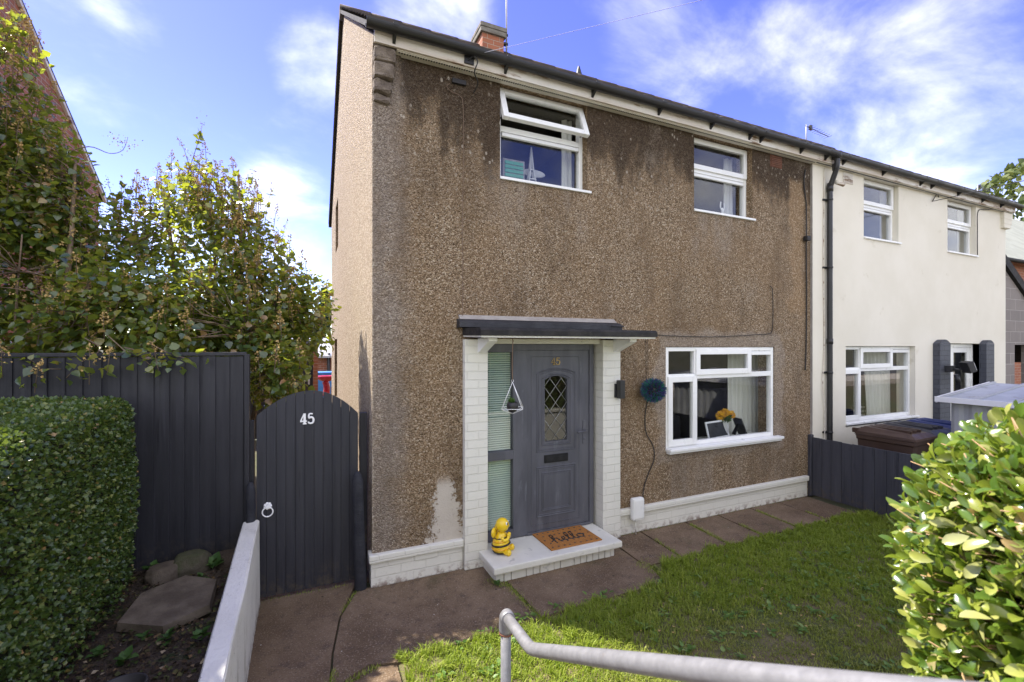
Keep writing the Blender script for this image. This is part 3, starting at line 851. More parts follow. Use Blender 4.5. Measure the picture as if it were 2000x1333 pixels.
EAVE, RIDGE_Y, RIDGE_Z, BACK = 4.99, 3.35, 7.46, 6.9
def roof_slopes(x0, x1, mat, house, name='roof'):
    rows = 13
    m = MB()
    nx = int((x1 - x0) / .075)
    for (ya, za, yb, zb) in ((-.17, EAVE, RIDGE_Y, RIDGE_Z), (BACK + .17, EAVE, RIDGE_Y, RIDGE_Z)):
        for r_ in range(rows):
            t0, t1 = r_ / rows, (r_ + 1) / rows + .012
            V = []
            for k, (t, lift) in enumerate(((t0, -.005), (t0, .032), (min(t1, 1), .006))):
                for i in range(nx + 1):
                    u = i / nx
                    wv = .014 * abs(sin(u * nx * pi / 4)) if k else 0
                    V.append((x0 + (x1 - x0) * u, ya + (yb - ya) * t, za + (zb - za) * t + lift + wv))
            F = []
            for k in range(2):
                for i in range(nx):
                    b = k * (nx + 1) + i
                    F.append((b, b + 1, b + nx + 2, b + nx + 1))
            m.add(V, F)
    n_ = int((x1 - x0) / .45)
    for i in range(n_):
        a = x0 + (x1 - x0) * i / n_; b = x0 + (x1 - x0) * (i + 1) / n_ - .01
        m.tube([(a, RIDGE_Y, RIDGE_Z - .06), (b, RIDGE_Y, RIDGE_Z - .06 + .006)], .11, 12)
    return m.build(name, mat, house)

# ---------------------------------------------------------------- the brown house
house = thing('house', 'brown pebbledashed semi-detached house with grey front door and a pale gable', 'house')
SEAM = 6.18
holes = [(1.25, 2.30, 3.86, 4.85), (3.89, 4.95, 3.86, 4.85), (3.43, 5.39, .90, 2.16), (1.05, 2.50, .0, 2.24)]
wl = MB()
wall_panel(wl, 0, SEAM, 0, 4.985, holes, .25, lambda u, d, z: (u, d, z))
gh = [(4.62, 5.4, 4.0, 5.2 - .3), (4.93, 5.75, 1.15, 2.31)]
wall_panel(wl, .25, BACK, 0, 4.985, gh, .25, lambda u, d, z: (d, u, z))
wl.add([(0, 0, 0), (0, .25, 0), (0, .25, 4.985), (0, 0, 4.985)], [(0, 1, 2, 3)])
wl.add([(0, 0, 4.985), (0, BACK, 4.985), (0, RIDGE_Y, RIDGE_Z - .03), (.25, 0, 4.985), (.25, BACK, 4.985), (.25, RIDGE_Y, RIDGE_Z - .03)], [(0, 1, 2), (3, 5, 4), (0, 2, 5, 3), (1, 4, 5, 2)])
wl.add([(0, 0, 4.985), (.25, 0, 4.985), (.25, -.10, 4.93), (0, -.10, 4.93), (0, 0, 4.80), (.25, 0, 4.80)], [(0, 1, 2, 3), (3, 2, 5, 4), (0, 3, 4), (1, 5, 2)])
wl.box(.25, SEAM, BACK - .2, BACK, 0, 4.985)
wl.build('wall', mat_dash, house)
gw = MB(); ring(gw, 4.62, 5.4, 4.0, 4.9, 0, .05, .05); gw.v = [(.12 + q[1], q[0], q[2]) for q in gw.v]
w_ = gw.build('window', mat_upvc, house)
gg = MB(); gg.box(.14, .146, 4.65, 5.37, 4.03, 4.87); gg.build('pane', mat_glass, w_)
gw = MB(); ring(gw, 4.93, 5.75, 1.15, 2.31, 0, .05, .05); gw.v = [(.12 + q[1], q[0], q[2]) for q in gw.v]
w_ = gw.build('window', mat_upvc, house)
gg = MB(); gg.box(.14, .146, 4.96, 5.72, 1.18, 2.28); gg.build('pane', mat_glass, w_)
# kneeler corbel below the eaves at the corner
cb = MB()
for (z0, z1, pr, wd) in ((4.70, 4.835, .105, .20), (4.56, 4.70, .085, .185), (4.44, 4.56, .06, .17), (4.36, 4.44, .035, .16)):
    cb.bbox(.003, wd, -pr, .05, z0 + .002, z1, .032)
cb.v = [(p[0], p[1] + .012 * sin(p[2] * 60 + p[0] * 40), p[2] + .010 * sin(p[0] * 45)) for p in cb.v]
cb.build('corbel', mat_corbel, house)
# plinth of painted brick with a proud ledge course
for (a, b) in ((-.012, .845), (2.71, 6.07)):
    pl = MB(); pl.box(a, b, -.018, .1, 0, .225); pl.bbox(a - .02, b + .005, -.05, .1, .226, .298, .012)
    if a < 0: pl.bbox(.38, .60, -.024, 0, .165, .215, .004)
    pl.build('plinth', mat_wbrick, house)
roof_slopes(-.06, SEAM, mat_tile, house)
vg = MB()
for s_, yb in ((-1, -.17), (1, BACK + .17)):
    vg.prism([(yb, EAVE - .02), (RIDGE_Y, RIDGE_Z - .02), (RIDGE_Y, RIDGE_Z - .075), (yb, EAVE - .075)], 'x', -.055, .2)
vg.build('verge', mat_felt, house)
fb = MB(); fb.box(.002, SEAM, -.125, -.10, 4.84, 4.985); fb.build('fascia', mat_oldupvc, house)
sf = MB(); sf.box(.20, SEAM, -.099, -.002, 4.832, 4.846); sf.box(.21, SEAM, -.088, -.062, 4.826, 4.8318, 1)
for i in range(240):
    xx = .22 + i * .0248
    sf.box(xx, xx + .012, -.084, -.066, 4.8235, 4.8262, 2)
sf.build('soffit', [mat_soffit, mat_soffit, mat_black], house)
gutter_run(house, -.075, SEAM + .02, [])
for xx in (.17, 1.25, 2.28, 3.2, 4.03, 4.72, 4.93, 5.75): gutter_bracket(house, xx)
upper_window(house, 1.25, 2.30, 3.89, 4.845, .095, R(22))
upper_window(house, 3.89, 4.95, 3.89, 4.845, .095)
front_window(house, 3.435, 5.384, .925, 2.155, .012, 3.925, 1.79, 3.935, 4.91)
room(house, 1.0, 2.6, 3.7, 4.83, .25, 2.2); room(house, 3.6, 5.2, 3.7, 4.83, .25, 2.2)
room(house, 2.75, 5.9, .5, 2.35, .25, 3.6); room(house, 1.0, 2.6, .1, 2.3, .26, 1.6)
# chimney (a part of the roof it stands on, kept as its own piece of the house)
ch = MB(); ch.box(2.24, 2.64, 3.12, 3.56, 6.9, 7.60)
cho = ch.build('chimney', mat_obrick, house)
cc = MB(); cc.bbox(2.20, 2.68, 3.08, 3.60, 7.60, 7.68, .012); cc.bbox(2.19, 2.69, 3.07, 3.61, 7.682, 7.76, .015)
cc.add([(2.2, 3.08, 7.762), (2.68, 3.08, 7.762), (2.68, 3.6, 7.762), (2.2, 3.6, 7.762), (2.36, 3.25, 7.82), (2.52, 3.25, 7.82), (2.52, 3.43, 7.82), (2.36, 3.43, 7.82)], [(0, 1, 5, 4), (1, 2, 6, 5), (2, 3, 7, 6), (3, 0, 4, 7), (4, 5, 6, 7)])
cc.build('chimney_cap', mat_concrete_cap, cho)
# porch
for (a, b) in ((.853, 1.092), (2.465, 2.703)):
    pr = MB(); pr.bbox(a, b, -.065, .20, 0, 2.235, .006); pr.build('porch_pier', mat_wbrick, house)
cn = MB(); cn.prism([(-.50, 2.245), (.05, 2.262), (.05, 2.275), (-.50, 2.262)], 'x', .86, 2.82)
for (a, b) in ((.86, .905), (1.8, 1.845)): pass
co = cn.build('canopy', mat_wpaint, house)
ft = MB()
ft.prism([(-.515, 2.263), (.0, 2.277), (.0, 2.345), (-.49, 2.333), (-.515, 2.31)], 'x', .85, 2.835)
ft.build('felt_edge', mat_felt, co)
up_ = MB(); up_.prism([(-.10, 2.352), (-.004, 2.347), (-.004, 2.432), (-.06, 2.425), (-.10, 2.40)], 'x', .79, 2.70); up_.bbox(2.55, 2.715, -.115, -.01, 2.385, 2.40, .004)
up_.build('flashing', mat_lead, co)
mo = MB(); mo.prism([(-.058, 2.43), (0, 2.435), (0, 2.475)], 'x', .81, 2.66); mo.build('mortar_fillet', mat_mortar, co)
for xx in (.985, 2.60):
    bk = MB(); bk.prism([(-.066, 2.10), (-.066, 2.243), (-.36, 2.243), (-.36, 2.215)], 'x', xx, xx + .085); bk.build('bracket', mat_white, co)
tb = MB(); tb.bbox(1.095, 2.46, -.01, .10, 2.192, 2.243, .004); tb.build('lintel_board', mat_wpaint, house)
# doorstep
ds = MB(); ds.bbox(1.0, 2.425, -.455, .13, .098, .160, .012)
dso = ds.build('doorstep', mat_step, house)
xx = 1.052
bk = MB()
while xx < 2.36:
    w2 = .0735 if random.random() < .86 else .155
    w2 = min(w2, 2.375 - xx)
    tp = .0955 - random.random() * .003
    bk.bbox(xx, xx + w2 - .007, -.392 - random.random() * .006, -.30, -.01, tp, .006)
    xx += w2
bk.box(1.06, 2.37, -.382, .1, -.01, .092, 1)
bk.bbox(1.045, 1.06, -.388, -.06, -.01, .095, .004)
bk.build('riser_bricks', [mat_step, mat_mortar], dso)

# front door and side light
DY = .09
fr = MB()
fr.bbox(1.098, 1.142, DY - .03, DY + .06, .17, 2.19, .004)          # left jamb
fr.bbox(2.372, 2.425, DY - .03, DY + .06, .17, 2.19, .004)          # right jamb
fr.bbox(1.142, 2.372, DY - .028, DY + .058, 2.125, 2.19, .004)      # head
fr.bbox(1.425, 1.585, DY - .028, DY + .058, .17, 2.125, .004)       # mullion
fr.bbox(1.142, 1.425, DY - .026, DY + .056, .17, .26, .004); fr.bbox(1.142, 1.425, DY - .026, DY + .056, .99, 1.085, .004); fr.bbox(1.142, 1.425, DY - .026, DY + .056, 2.105, 2.125, .004)
fr.bbox(1.585, 2.372, DY - .035, DY + .05, .163, .19, .004)
door = fr.build('door_frame', mat_door, house)
pane(1.142, 1.425, .26, .99, DY + .01, door); pane(1.142, 1.425, 1.085, 2.105, DY + .01, door)
bl = MB()
zz = .25
while zz < 2.11:
    a = R(38)
    bl.prism([(DY + .04, zz), (DY + .04 + .020 * cos(a), zz + .020 * sin(a)), (DY + .0395 + .020 * cos(a), zz + .0215 * sin(a) + .0015), (DY + .0395, zz + .0018)], 'x', 1.135, 1.435)
    zz += .0232
for xx in (1.2, 1.37): bl.tube([(xx, DY + .05, .25), (xx, DY + .05, 2.12)], .0012, 4)
bl.build('blind', mat_blind, door)
bkp = MB(); bkp.box(1.12, 1.44, DY + .075, DY + .085, .2, 2.13); bkp.build('blind_backing', mat_teal, door)

lf = MB()
L0, L1, Z0, Z1 = 1.588, 2.369, .192, 2.122
yl = DY - .012
# leaf face with an arched glazed opening: solid slab pieces around the light
gx0, gx1, gz0, gzs, gza = 1.806, 2.090, 1.135, 1.80, 1.845
lf.box(L0, gx0, yl, yl + .05, Z0, Z1); lf.box(gx1, L1, yl, yl + .05, Z0, Z1); lf.box(gx0, gx1, yl, yl + .05, Z0, gz0)
arc = [(gx0 + (gx1 - gx0) * i / 12, gzs + (gza - gzs) * (1 - ((i - 6) / 6) ** 2)) for i in range(13)]
lf.prism([(gx0, Z1), (gx1, Z1)] + arc[::-1], 'y', yl, yl + .05)
dl = lf.build('door', mat_door, house)
def mould(mb, pts, w, h):
    """raised moulding: closed outline, half-round"""
    mb.tube([(p[0], yl + .002, p[1]) for p in pts], [w] * len(pts), 6, closed=True, smooth=False)
def arch_outline(x0, x1, z0, zs, za):
    return [(x0, z0), (x1, z0), (x1, zs)] + [(x1 + (x0 - x1) * i / 10, zs + (za - zs) * (1 - ((i - 5) / 5) ** 2)) for i in range(1, 10)] + [(x0, zs)]
md = MB()
for d, w in ((0, .011), (.020, .007), (.060, .011), (.075, .007)):
    mould(md, arch_outline(1.713 + d, 2.190 - d, 1.030 + d * 1.1, 1.875 - d, 1.925 - d), w, .01)
for d, w in ((0, .011), (.020, .007), (.062, .010), (.078, .006)):
    mould(md, [(1.713 + d, .335 + d), (2.190 - d, .335 + d), (2.190 - d, .862 - d), (1.713 + d, .862 - d)], w, .01)
mould(md, [(1.645, .255), (2.245, .255), (2.245, 2.055), (1.645, 2.055)], .008, .01)
md.build('moulding', mat_door, dl)
gl_ = MB(); gl_.box(gx0 - .01, gx1 + .01, yl + .02, yl + .026, gz0 - .01, gza + .005); gl_.build('glass', mat_glass, dl)
ld = MB()
cwx, chz = (gx1 - gx0) / 2, .178
def inlight(x, z):
    zt = gzs + (gza - gzs) * (1 - ((x - (gx0 + gx1) / 2) / (cwx)) ** 2)
    return gx0 <= x <= gx1 and gz0 <= z <= zt
for s_ in (1, -1):
    for k in range(-6, 12):
        seg = []
        for i in range(61):
            x_ = gx0 + (gx1 - gx0) * i / 60
            z_ = gz0 + .06 + k * chz + s_ * (x_ - (gx0 + gx1) / 2) * chz / (cwx * 1.0) * 1.0
            if inlight(x_, z_): seg.append((x_, yl + .016 - .0006 * s_, z_))
        if len(seg) > 3: ld.tube([seg[0], seg[-1]], .0034, 5)
ld.build('leading', mat_chrome, dl)
lb = MB(); lb.bbox(1.797, 2.094, yl - .012, yl + .002, .905, .992, .005); lb.bbox(1.815, 2.076, yl - .018, yl - .011, .918, .972, .003)
lb.build('letterbox', mat_rubber, dl)
hd = MB(); hd.bbox(2.288, 2.325, yl - .010, yl + .002, 1.075, 1.335, .004); hd.tube([(2.306, yl - .008, 1.225), (2.306, yl - .055, 1.225)], .010); hd.tube(spline([(2.312, yl - .052, 1.226), (2.26, yl - .055, 1.222), (2.19, yl - .05, 1.212)], 4), .0095)
hd.sphere((2.306, yl - .012, 1.13), (.012, .006, .016), 10)
hd.build('handle', mat_door, dl)
# brass door number
DIG4 = [[(.58, 0), (.58, 1.0), (.0, .30), (.86, .30)], [(.36, 0), (.80, 0)]]
DIG5 = [spline([(.74, .98, 0), (.20, .98, 0), (.15, .80, 0), (.10, .56, 0), (.34, .64, 0), (.66, .55, 0), (.78, .30, 0), (.64, .06, 0), (.34, -.01, 0), (.08, .06, 0), (.05, .22, 0)], 4)]
def digits(mb, x, z, h, y, r, flat=1.0):
    for dx, strokes in ((0, DIG4), (1.0, DIG5)):
        for s_ in strokes:
            mb.tube([(x + (p[0] + dx) * h * .82, y, z + p[1] * h) for p in s_], r, 6)
nm = MB(); digits(nm, 1.885, 1.968, .072, yl - .005, .0062); nm.build('door_number', mat_gold, dl)
vt = MB()
for i in range(6): vt.box(5.31, 5.53, -.012 - .002 * (i % 2), .0, 4.665 + i * .025, 4.665 + i * .025 + .016)
vt.box(5.30, 5.54, -.004, .002, 4.655, 4.82, 1)
vt.build('air_vent', [mat_vent, mat_vent], house)

# ---------------------------------------------------------------- cream house next door
nb_ = thing('house', 'cream rendered house adjoining the brown one, with grey brick piers at its door', 'house', (0, 0, 0))
NE = 12.27
F0 = -.028
nh = [(7.44, 8.42, 3.87, 4.85), (10.0, 11.05, 3.87, 4.85), (6.975, 8.93, .965, 2.17), (9.86, 11.18, 0, 2.22)]
wl = MB(); wall_panel(wl, SEAM, NE, 0, 4.985, nh, .27, lambda u, d, z: (u, F0 + d, z))
wl.box(NE - .25, NE, F0 + .27, BACK, 0, 4.985); wl.box(SEAM + .02, NE - .25, BACK - .2, BACK, 0, 4.985)
wl.add([(NE, F0, 4.985), (NE, BACK, 4.985), (NE, RIDGE_Y, RIDGE_Z - .03)], [(0, 1, 2)])
wl.add([(SEAM, F0, 0), (SEAM, 0.02, 0), (SEAM, 0.02, 4.83), (SEAM, F0, 4.83)], [(0, 1, 2, 3)])
wl.build('wall', mat_cream, nb_)
roof_slopes(SEAM + .01, NE + .12, mat_tile, nb_)
fb = MB(); fb.box(SEAM + .004, NE + .14, -.125, -.10, 4.84, 4.985); fb.build('fascia', mat_oldupvc, nb_)
sf = MB(); sf.box(SEAM + .004, NE + .13, -.099, F0 - .002, 4.832, 4.846); sf.box(SEAM + .01, NE + .1, -.088, -.07, 4.8265, 4.8318, 1); sf.build('soffit', [mat_soffit, mat_gutter], nb_)
cb = MB()
for (z0, z1, wd) in ((4.70, 4.835, .15), (4.60, 4.70, .11), (4.52, 4.60, .06)): cb.bbox(NE - .22, NE + wd, -.085, .1, z0, z1, .008)
cb.build('corbel', mat_cream, nb_)
gutter_run(nb_, SEAM + .02, NE + .22, [])
for xx in (6.30, 6.72, 7.75, 8.85, 9.2, 10.1, 11.0, 11.75): gutter_bracket(nb_, xx)
upper_window(nb_, 7.44, 8.42, 3.89, 4.845, F0 + .085); upper_window(nb_, 10.0, 11.05, 3.89, 4.845, F0 + .085)
front_window(nb_, 6.975, 8.93, .99, 2.165, F0 + .075, 7.46, 1.80, 7.48, 8.36)
for (a, b, c, d) in ((7.2, 8.7, 3.7, 4.83), (9.8, 11.3, 3.7, 4.83), (6.7, 9.3, .5, 2.35), (9.6, 11.5, .05, 2.3)): room(nb_, a, b, c, d, .25, 2.0)
for (a, b) in ((9.50, 9.86), (11.18, 11.50)):
    pr = MB(); pr.bbox(a, b, -.13, .18, 0, 2.215, .006)
    pr.prism([(a, 2.217)] + [(a + (b - a) * i / 8, 2.217 + .07 * sin(pi * i / 8)) for i in range(1, 8)] + [(b, 2.217)], 'y', -.128, -.03)
    pr.build('porch_pier', mat_gbrick, nb_)
fr = MB(); ring(fr, 9.87, 11.17, .05, 2.21, .06, .12, .06); fr.bbox(10.32, 10.40, .062, .118, .11, 2.15, .005); dfo = fr.build('door_frame', mat_upvc, nb_)
pane(9.93, 10.32, .11, 2.15, .09, dfo)
ld_ = MB(); ld_.box(10.40, 11.11, .085, .115, .11, 1.0); ring(ld_, 10.40, 11.11, 1.0, 2.15, .083, .117, .10); ld_.build('door', mat_upvc, nb_)
pane(10.5, 11.01, 1.1, 2.05, .1, dfo)
vt = MB(); ring(vt, 6.90, 7.14, 4.66, 4.82, F0 - .012, F0 + .0, .014)
for i in range(7): vt.box(6.914, 7.126, F0 - .010, F0 - .002, 4.678 + i * .0185, 4.678 + i * .0185 + .011)
for i in range(4): vt.box(6.955 + i * .042, 6.965 + i * .042, F0 - .0115, F0 - .003, 4.675, 4.806)
vt.build('air_vent', mat_oldupvc, nb_)
dp = MB(); dp.tube(spline([(6.49, -.182, 4.93), (6.49, -.182, 4.80), (6.50, -.15, 4.70), (6.50, -.085, 4.52), (6.50, -.078, 4.40), (6.50, -.078, 2.5), (6.50, -.078, .02)], 5), .036, 14)
for zz in (4.74, 4.45): dp.tube([(6.495 + .003, -.16 if zz > 4.6 else -.08, zz), (6.498, -.155 if zz > 4.6 else -.079, zz + .09)], .043, 14)
dp.tube([(6.49, -.182, 4.90), (6.49, -.182, 4.99)], .062, 14)
dp.tube([(6.50, -.078, 2.2), (6.50, -.078, 2.28)], .042, 14)
for zz in (4.33, 3.33, 1.78, .9):
    dp.bbox(6.40, 6.535, -.05, -.03, zz - .014, zz + .014, .003); dp.tube([(6.50, -.078, zz - .014), (6.50, -.078, zz + .014)], .041, 14)
dp.build('downpipe', mat_gutter, nb_)
st_ = MB(); st_.box(SEAM - .012, SEAM - .001, -.030, .02, .0, 4.83); st_.build('edge_bead', mat_mortar, nb_)
# ================================================================== side gate, fences, walls
gate = thing('garden_gate', 'charcoal boarded side gate with an arched top and white number 45', 'gate', (-.13, .17, 0))
bd = MB()
gy0 = -.02
def gtop(x_):
    return 1.775 - .20 * ((x_ + .505) / .42) ** 2 if x_ < -.505 else 1.775 - .225 * ((x_ + .505) / .40) ** 2
nbd = 11
gl0, gr0 = -.925, -.105
for i in range(nbd):
    a = gl0 + (gr0 - gl0) * i / nbd + .0017; b = gl0 + (gr0 - gl0) * (i + 1) / nbd - .0017
    pts = [(a, .03), (b, .03)] + [(b + (a - b) * k / 6, gtop(b + (a - b) * k / 6)) for k in range(7)]
    yy = gy0 + random.uniform(-.0012, .0012)
    bd.prism([(p[0] + .13, p[1]) for p in pts], 'y', yy, yy + .02)
bd.prism([(gl0 + .15, .05), (gr0 + .11, .05), (gr0 + .11, 1.54), (-.20, 1.66), (-.505 + .13, 1.765), (-.55, 1.69), (gl0 + .15, 1.58)], 'y', gy0 + .015, gy0 + .0195)
bd.build('boards', mat_woodgate, gate)
for zz in (.3, .9, 1.4):
    bt = MB(); bt.bbox(gl0 + .16, gr0 + .11, gy0 + .021, gy0 + .055, zz, zz + .09, .004)
    bt.build('ledge', mat_woodgate, gate)
nu = MB()
def slab_digits(mb, x0, z0, h, y):
    w = .017
    def bar(p, q, w=w, d=.0):
        p, q = Vector((p[0], 0, p[1])), Vector((q[0], 0, q[1]))
        t = (q - p).normalized(); nn = Vector((-t.z, 0, t.x)) * w * .5
        mb.prism([((p + nn).x, (p + nn).z), ((q + nn).x, (q + nn).z), ((q - nn).x, (q - nn).z), ((p - nn).x, (p - nn).z)], 'y', y - .005 - d, y)
    X = lambda u: x0 + u * h
    Z = lambda v: z0 + v * h
    bar((X(.36), Z(0)), (X(.36), Z(1)), .020, .0)
    bar((X(.33), Z(1)), (X(.02), Z(.30)), .010, .0008)
    bar((X(-.02), Z(.28)), (X(.56), Z(.28)), .013, .0015)
    bar((X(.20), Z(.035)), (X(.54), Z(.035)), .009, .0022)
    pts = spline([(1.06, .93, 0), (.76, .93, 0), (.73, .56, 0), (.88, .62, 0), (1.05, .56, 0), (1.13, .34, 0), (1.06, .11, 0), (.88, .04, 0), (.72, .10, 0), (.69, .22, 0)], 4)
    mb.tube([(X(p.x), y - .003, Z(p.y)) for p in pts], [.0065 + .0035 * abs(sin(pi * i / (len(pts) - 1) * 1.0)) for i in range(len(pts))], 6)
slab_digits(nu, -.588 + .13, 1.482, .094, gy0 - .001)
nu.build('house_number', mat_white, gate)
rg = MB()
cx_, cz_ = -.84 + .13, .80
rg.tube([(cx_, gy0 - .001, cz_), (cx_, gy0 - .03, cz_)], .014, 10)
for k in range(7):
    a = 2 * pi * k / 7
    rg.sphere((cx_ + .021 * cos(a), gy0 - .008, cz_ + .006 + .021 * sin(a)), (.013, .006, .013), 8)
ro = rg.build('handle_plate', mat_white, gate)
rr = MB(); rr.tube([(cx_ + .040 * sin(2 * pi * k / 24), gy0 - .024, cz_ - .040 + .040 * cos(2 * pi * k / 24)) for k in range(24)], .0058, 8, closed=True); rr.build('ring', mat_white, gate)

def rough_post(name, x0, x1, y0, y1, z1, label, lean=0.0, cat='post', group=None):
    bm = bmesh.new()
    bmesh.ops.create_grid(bm, x_segments=1, y_segments=1, size=.5)
    bm.free()
    m = MB(); cx, cy, w = (x0 + x1) / 2, (y0 + y1) / 2, (x1 - x0) / 2
    N_ = 12; zs = [0, .2, .4, .6, .8, .92, .97, 1.0]; sc = [1.08, 1.05, 1.0, .98, .96, .92, .74, .35]
    V = []
    for t, s_ in zip(zs, sc):
        for k in range(N_):
            a = 2 * pi * k / N_
            e = .75
            px = math.copysign(abs(cos(a)) ** e, cos(a)); py = math.copysign(abs(sin(a)) ** e, sin(a))
            j = 1 + random.uniform(-.05, .05)
            V.append((cx + w * s_ * px * j + lean * (1 - t), cy + (y1 - y0) / 2 * s_ * py * j, z1 * t - .03 * (1 - t)))
    F = []
    for i in range(len(zs) - 1):
        for k in range(N_): F.append((i * N_ + k, i * N_ + (k + 1) % N_, (i + 1) * N_ + (k + 1) % N_, (i + 1) * N_ + k))
    F.append(tuple((len(zs) - 1) * N_ + k for k in range(N_)))
    m.add(V, F, 0, True)
    o = m.build(name, mat_stub)
    return tag(o, label, cat, group)
rough_post('gate_spur', -.172, -.075, -.02, .08, 1.045, 'short charcoal painted concrete spur between gate and brown house corner', .028, 'post', 'concrete spurs beside the side gate')
rough_post('gate_spur', -1.0, -.925, .06, .15, 1.03, 'short charcoal painted concrete spur at the end of the low white wall', 0, 'post', 'concrete spurs beside the side gate')
m = MB(); m.bbox(-.085, -.018, .20, .27, 0, 1.545, .004)
tag(m.build('gate_post', mat_wood), 'slim charcoal timber post behind gate, against the pale gable', 'post', 'timber posts of the side gate')
m = MB(); m.bbox(-.985, -.945, .20, .27, 0, 1.53, .004)
tag(m.build('gate_post', mat_wood), 'slim charcoal timber post between tall fence and arched gate', 'post', 'timber posts of the side gate')

tf = thing('fence', 'tall charcoal close-boarded fence behind the left hedge, overhung by lilac', 'fence', (-2.6, .18, 0))
fb = MB()
xx = -5.2
while xx < -1.02:
    w = random.choice([.10, .105, .11, .10, .085])
    x1 = min(xx + w, -1.005)
    dz = random.uniform(-.004, .004)
    fb.prism([(xx + 2.6, 0), (x1 + 2.6 + .012, -.012), (x1 + 2.6 + .012, .004), (xx + 2.6, .006)], 'z', .36, 2.085 + dz)
    xx += w
fb.build('boards', mat_wood, tf)
tr_ = MB(); tr_.bbox(-2.6, 1.60, -.02, .045, 2.089, 2.118, .005); tr_.build('top_rail', mat_wood, tf)
ps = MB(); ps.bbox(1.585, 1.622, -.03, .05, .3, 2.10, .004); ps.build('post', mat_wood, tf)
ps = MB(); ps.bbox(-.5, -.42, .012, .09, .3, 2.08, .004); ps.build('post', mat_wood, tf)

rf = thing('fence', 'low dark grey boarded fence dividing the lawn from the cream house', 'fence', (6.14, -1.8, 0))
fb = MB(); yy = -3.42
while yy < -.06:
    w = random.choice([.125, .13, .135]); y1 = min(yy + w, -.05)
    fb.bbox(-.012 + random.uniform(-.003, .003), .012, yy + 1.8, y1 + 1.8 - .004, .02, .852 + random.uniform(-.005, .005), .003)
    yy += w
fb.build('boards', mat_slate, rf)
ps = MB(); ps.bbox(-.03, .035, 1.752, 1.80, 0, .885, .005); ps.build('post', mat_slate, rf)
for zz in (.2, .62):
    rl = MB(); rl.bbox(.013, .05, -1.6, 1.75, zz, zz + .06, .004); rl.build('rail', mat_slate, rf)

ww = MB()
pts = []
def whitewall(mb):
    ys = [.10, -.35, -.85, -1.4, -2.2, -3.0, -4.3]
    zt = [.715, .68, .63, .585, .50, .50, .50]
    V = []; F = []
    for y_, z_ in zip(ys, zt):
        j = random.uniform(-.006, .006)
        V += [(-.895 + j, y_, -.02), (-.900 + j, y_, z_ - .012), (-.912, y_, z_), (-1.012, y_, z_ - .004), (-1.022, y_, z_ - .02), (-1.03, y_, .2)]
    n_ = 6
    for i in range(len(ys) - 1):
        for k in range(n_ - 1): F.append((i * n_ + k, i * n_ + k + 1, (i + 1) * n_ + k + 1, (i + 1) * n_ + k))
    F += [tuple(range(n_)), tuple((len(ys) - 1) * n_ + k for k in range(n_ - 1, -1, -1))]
    mb.add(V, F)
whitewall(ww)
tag(ww.build('garden_wall', mat_wpaint), 'low white painted wall running from the gate towards the viewer', 'wall')
rw = MB(); rw.bbox(.36, 6.1, -3.72, -3.52, -.03, .84, .012); rw.bbox(.35, 6.12, -3.74, -3.50, .842, .90, .012)
tag(rw.build('retaining_wall', mat_wbrick), 'white painted brick retaining wall below the bright hedge', 'wall')
kind(MB().box(.36, 6.6, -4.9, -3.72, .3, .86).build('bank', mat_soil), 'structure')

# ================================================================== handrail
hr = thing('handrail', 'galvanised tubular handrail climbing the steps in the foreground', 'handrail', (.243, -2.44, .022))
B0 = Vector((.255, -2.44, 0))
ra, rb, rc = Vector((.243, -2.49, .992)), Vector((.200, -2.79, 1.056)), Vector((.118, -3.95, 1.724))
u1, u2 = (rb - ra).normalized(), (rc - rb).normalized()
fil = [rb - u1 * .06, rb - u1 * .03 + u2 * .002, rb + (u2 - u1) * .011, rb + u2 * .03 - u1 * .002, rb + u2 * .06]
rail = [q - B0 for q in [ra, ra.lerp(rb, .5)] + spline(fil, 5) + [rb.lerp(rc, f) for f in (.2, .4, .6, .8, 1.0, 1.35, 1.5)]]
m = MB(); m.tube(rail, .0218, 20); m.build('rail', mat_galv, hr)
m = MB(); m.tube([(0, 0, -.05), (0, 0, .955)], .0225, 18); m.build('post', mat_galv, hr)
m = MB(); m.tube([(0, 0, .905), (0, 0, .915), (0, 0, .955), (-.001, -.006, .972), (-.003, -.018, .983), (-.006, -.035, .986), (-.012, -.058, .989)], [.029, .030, .0295, .0295, .0295, .0295, .0295], 20); m.build('elbow', mat_galv, hr)
m = MB(); m.tube([(.0, 0, .898), (.0, 0, .906)], .0305, 18); m.build('collar', mat_vent, hr)

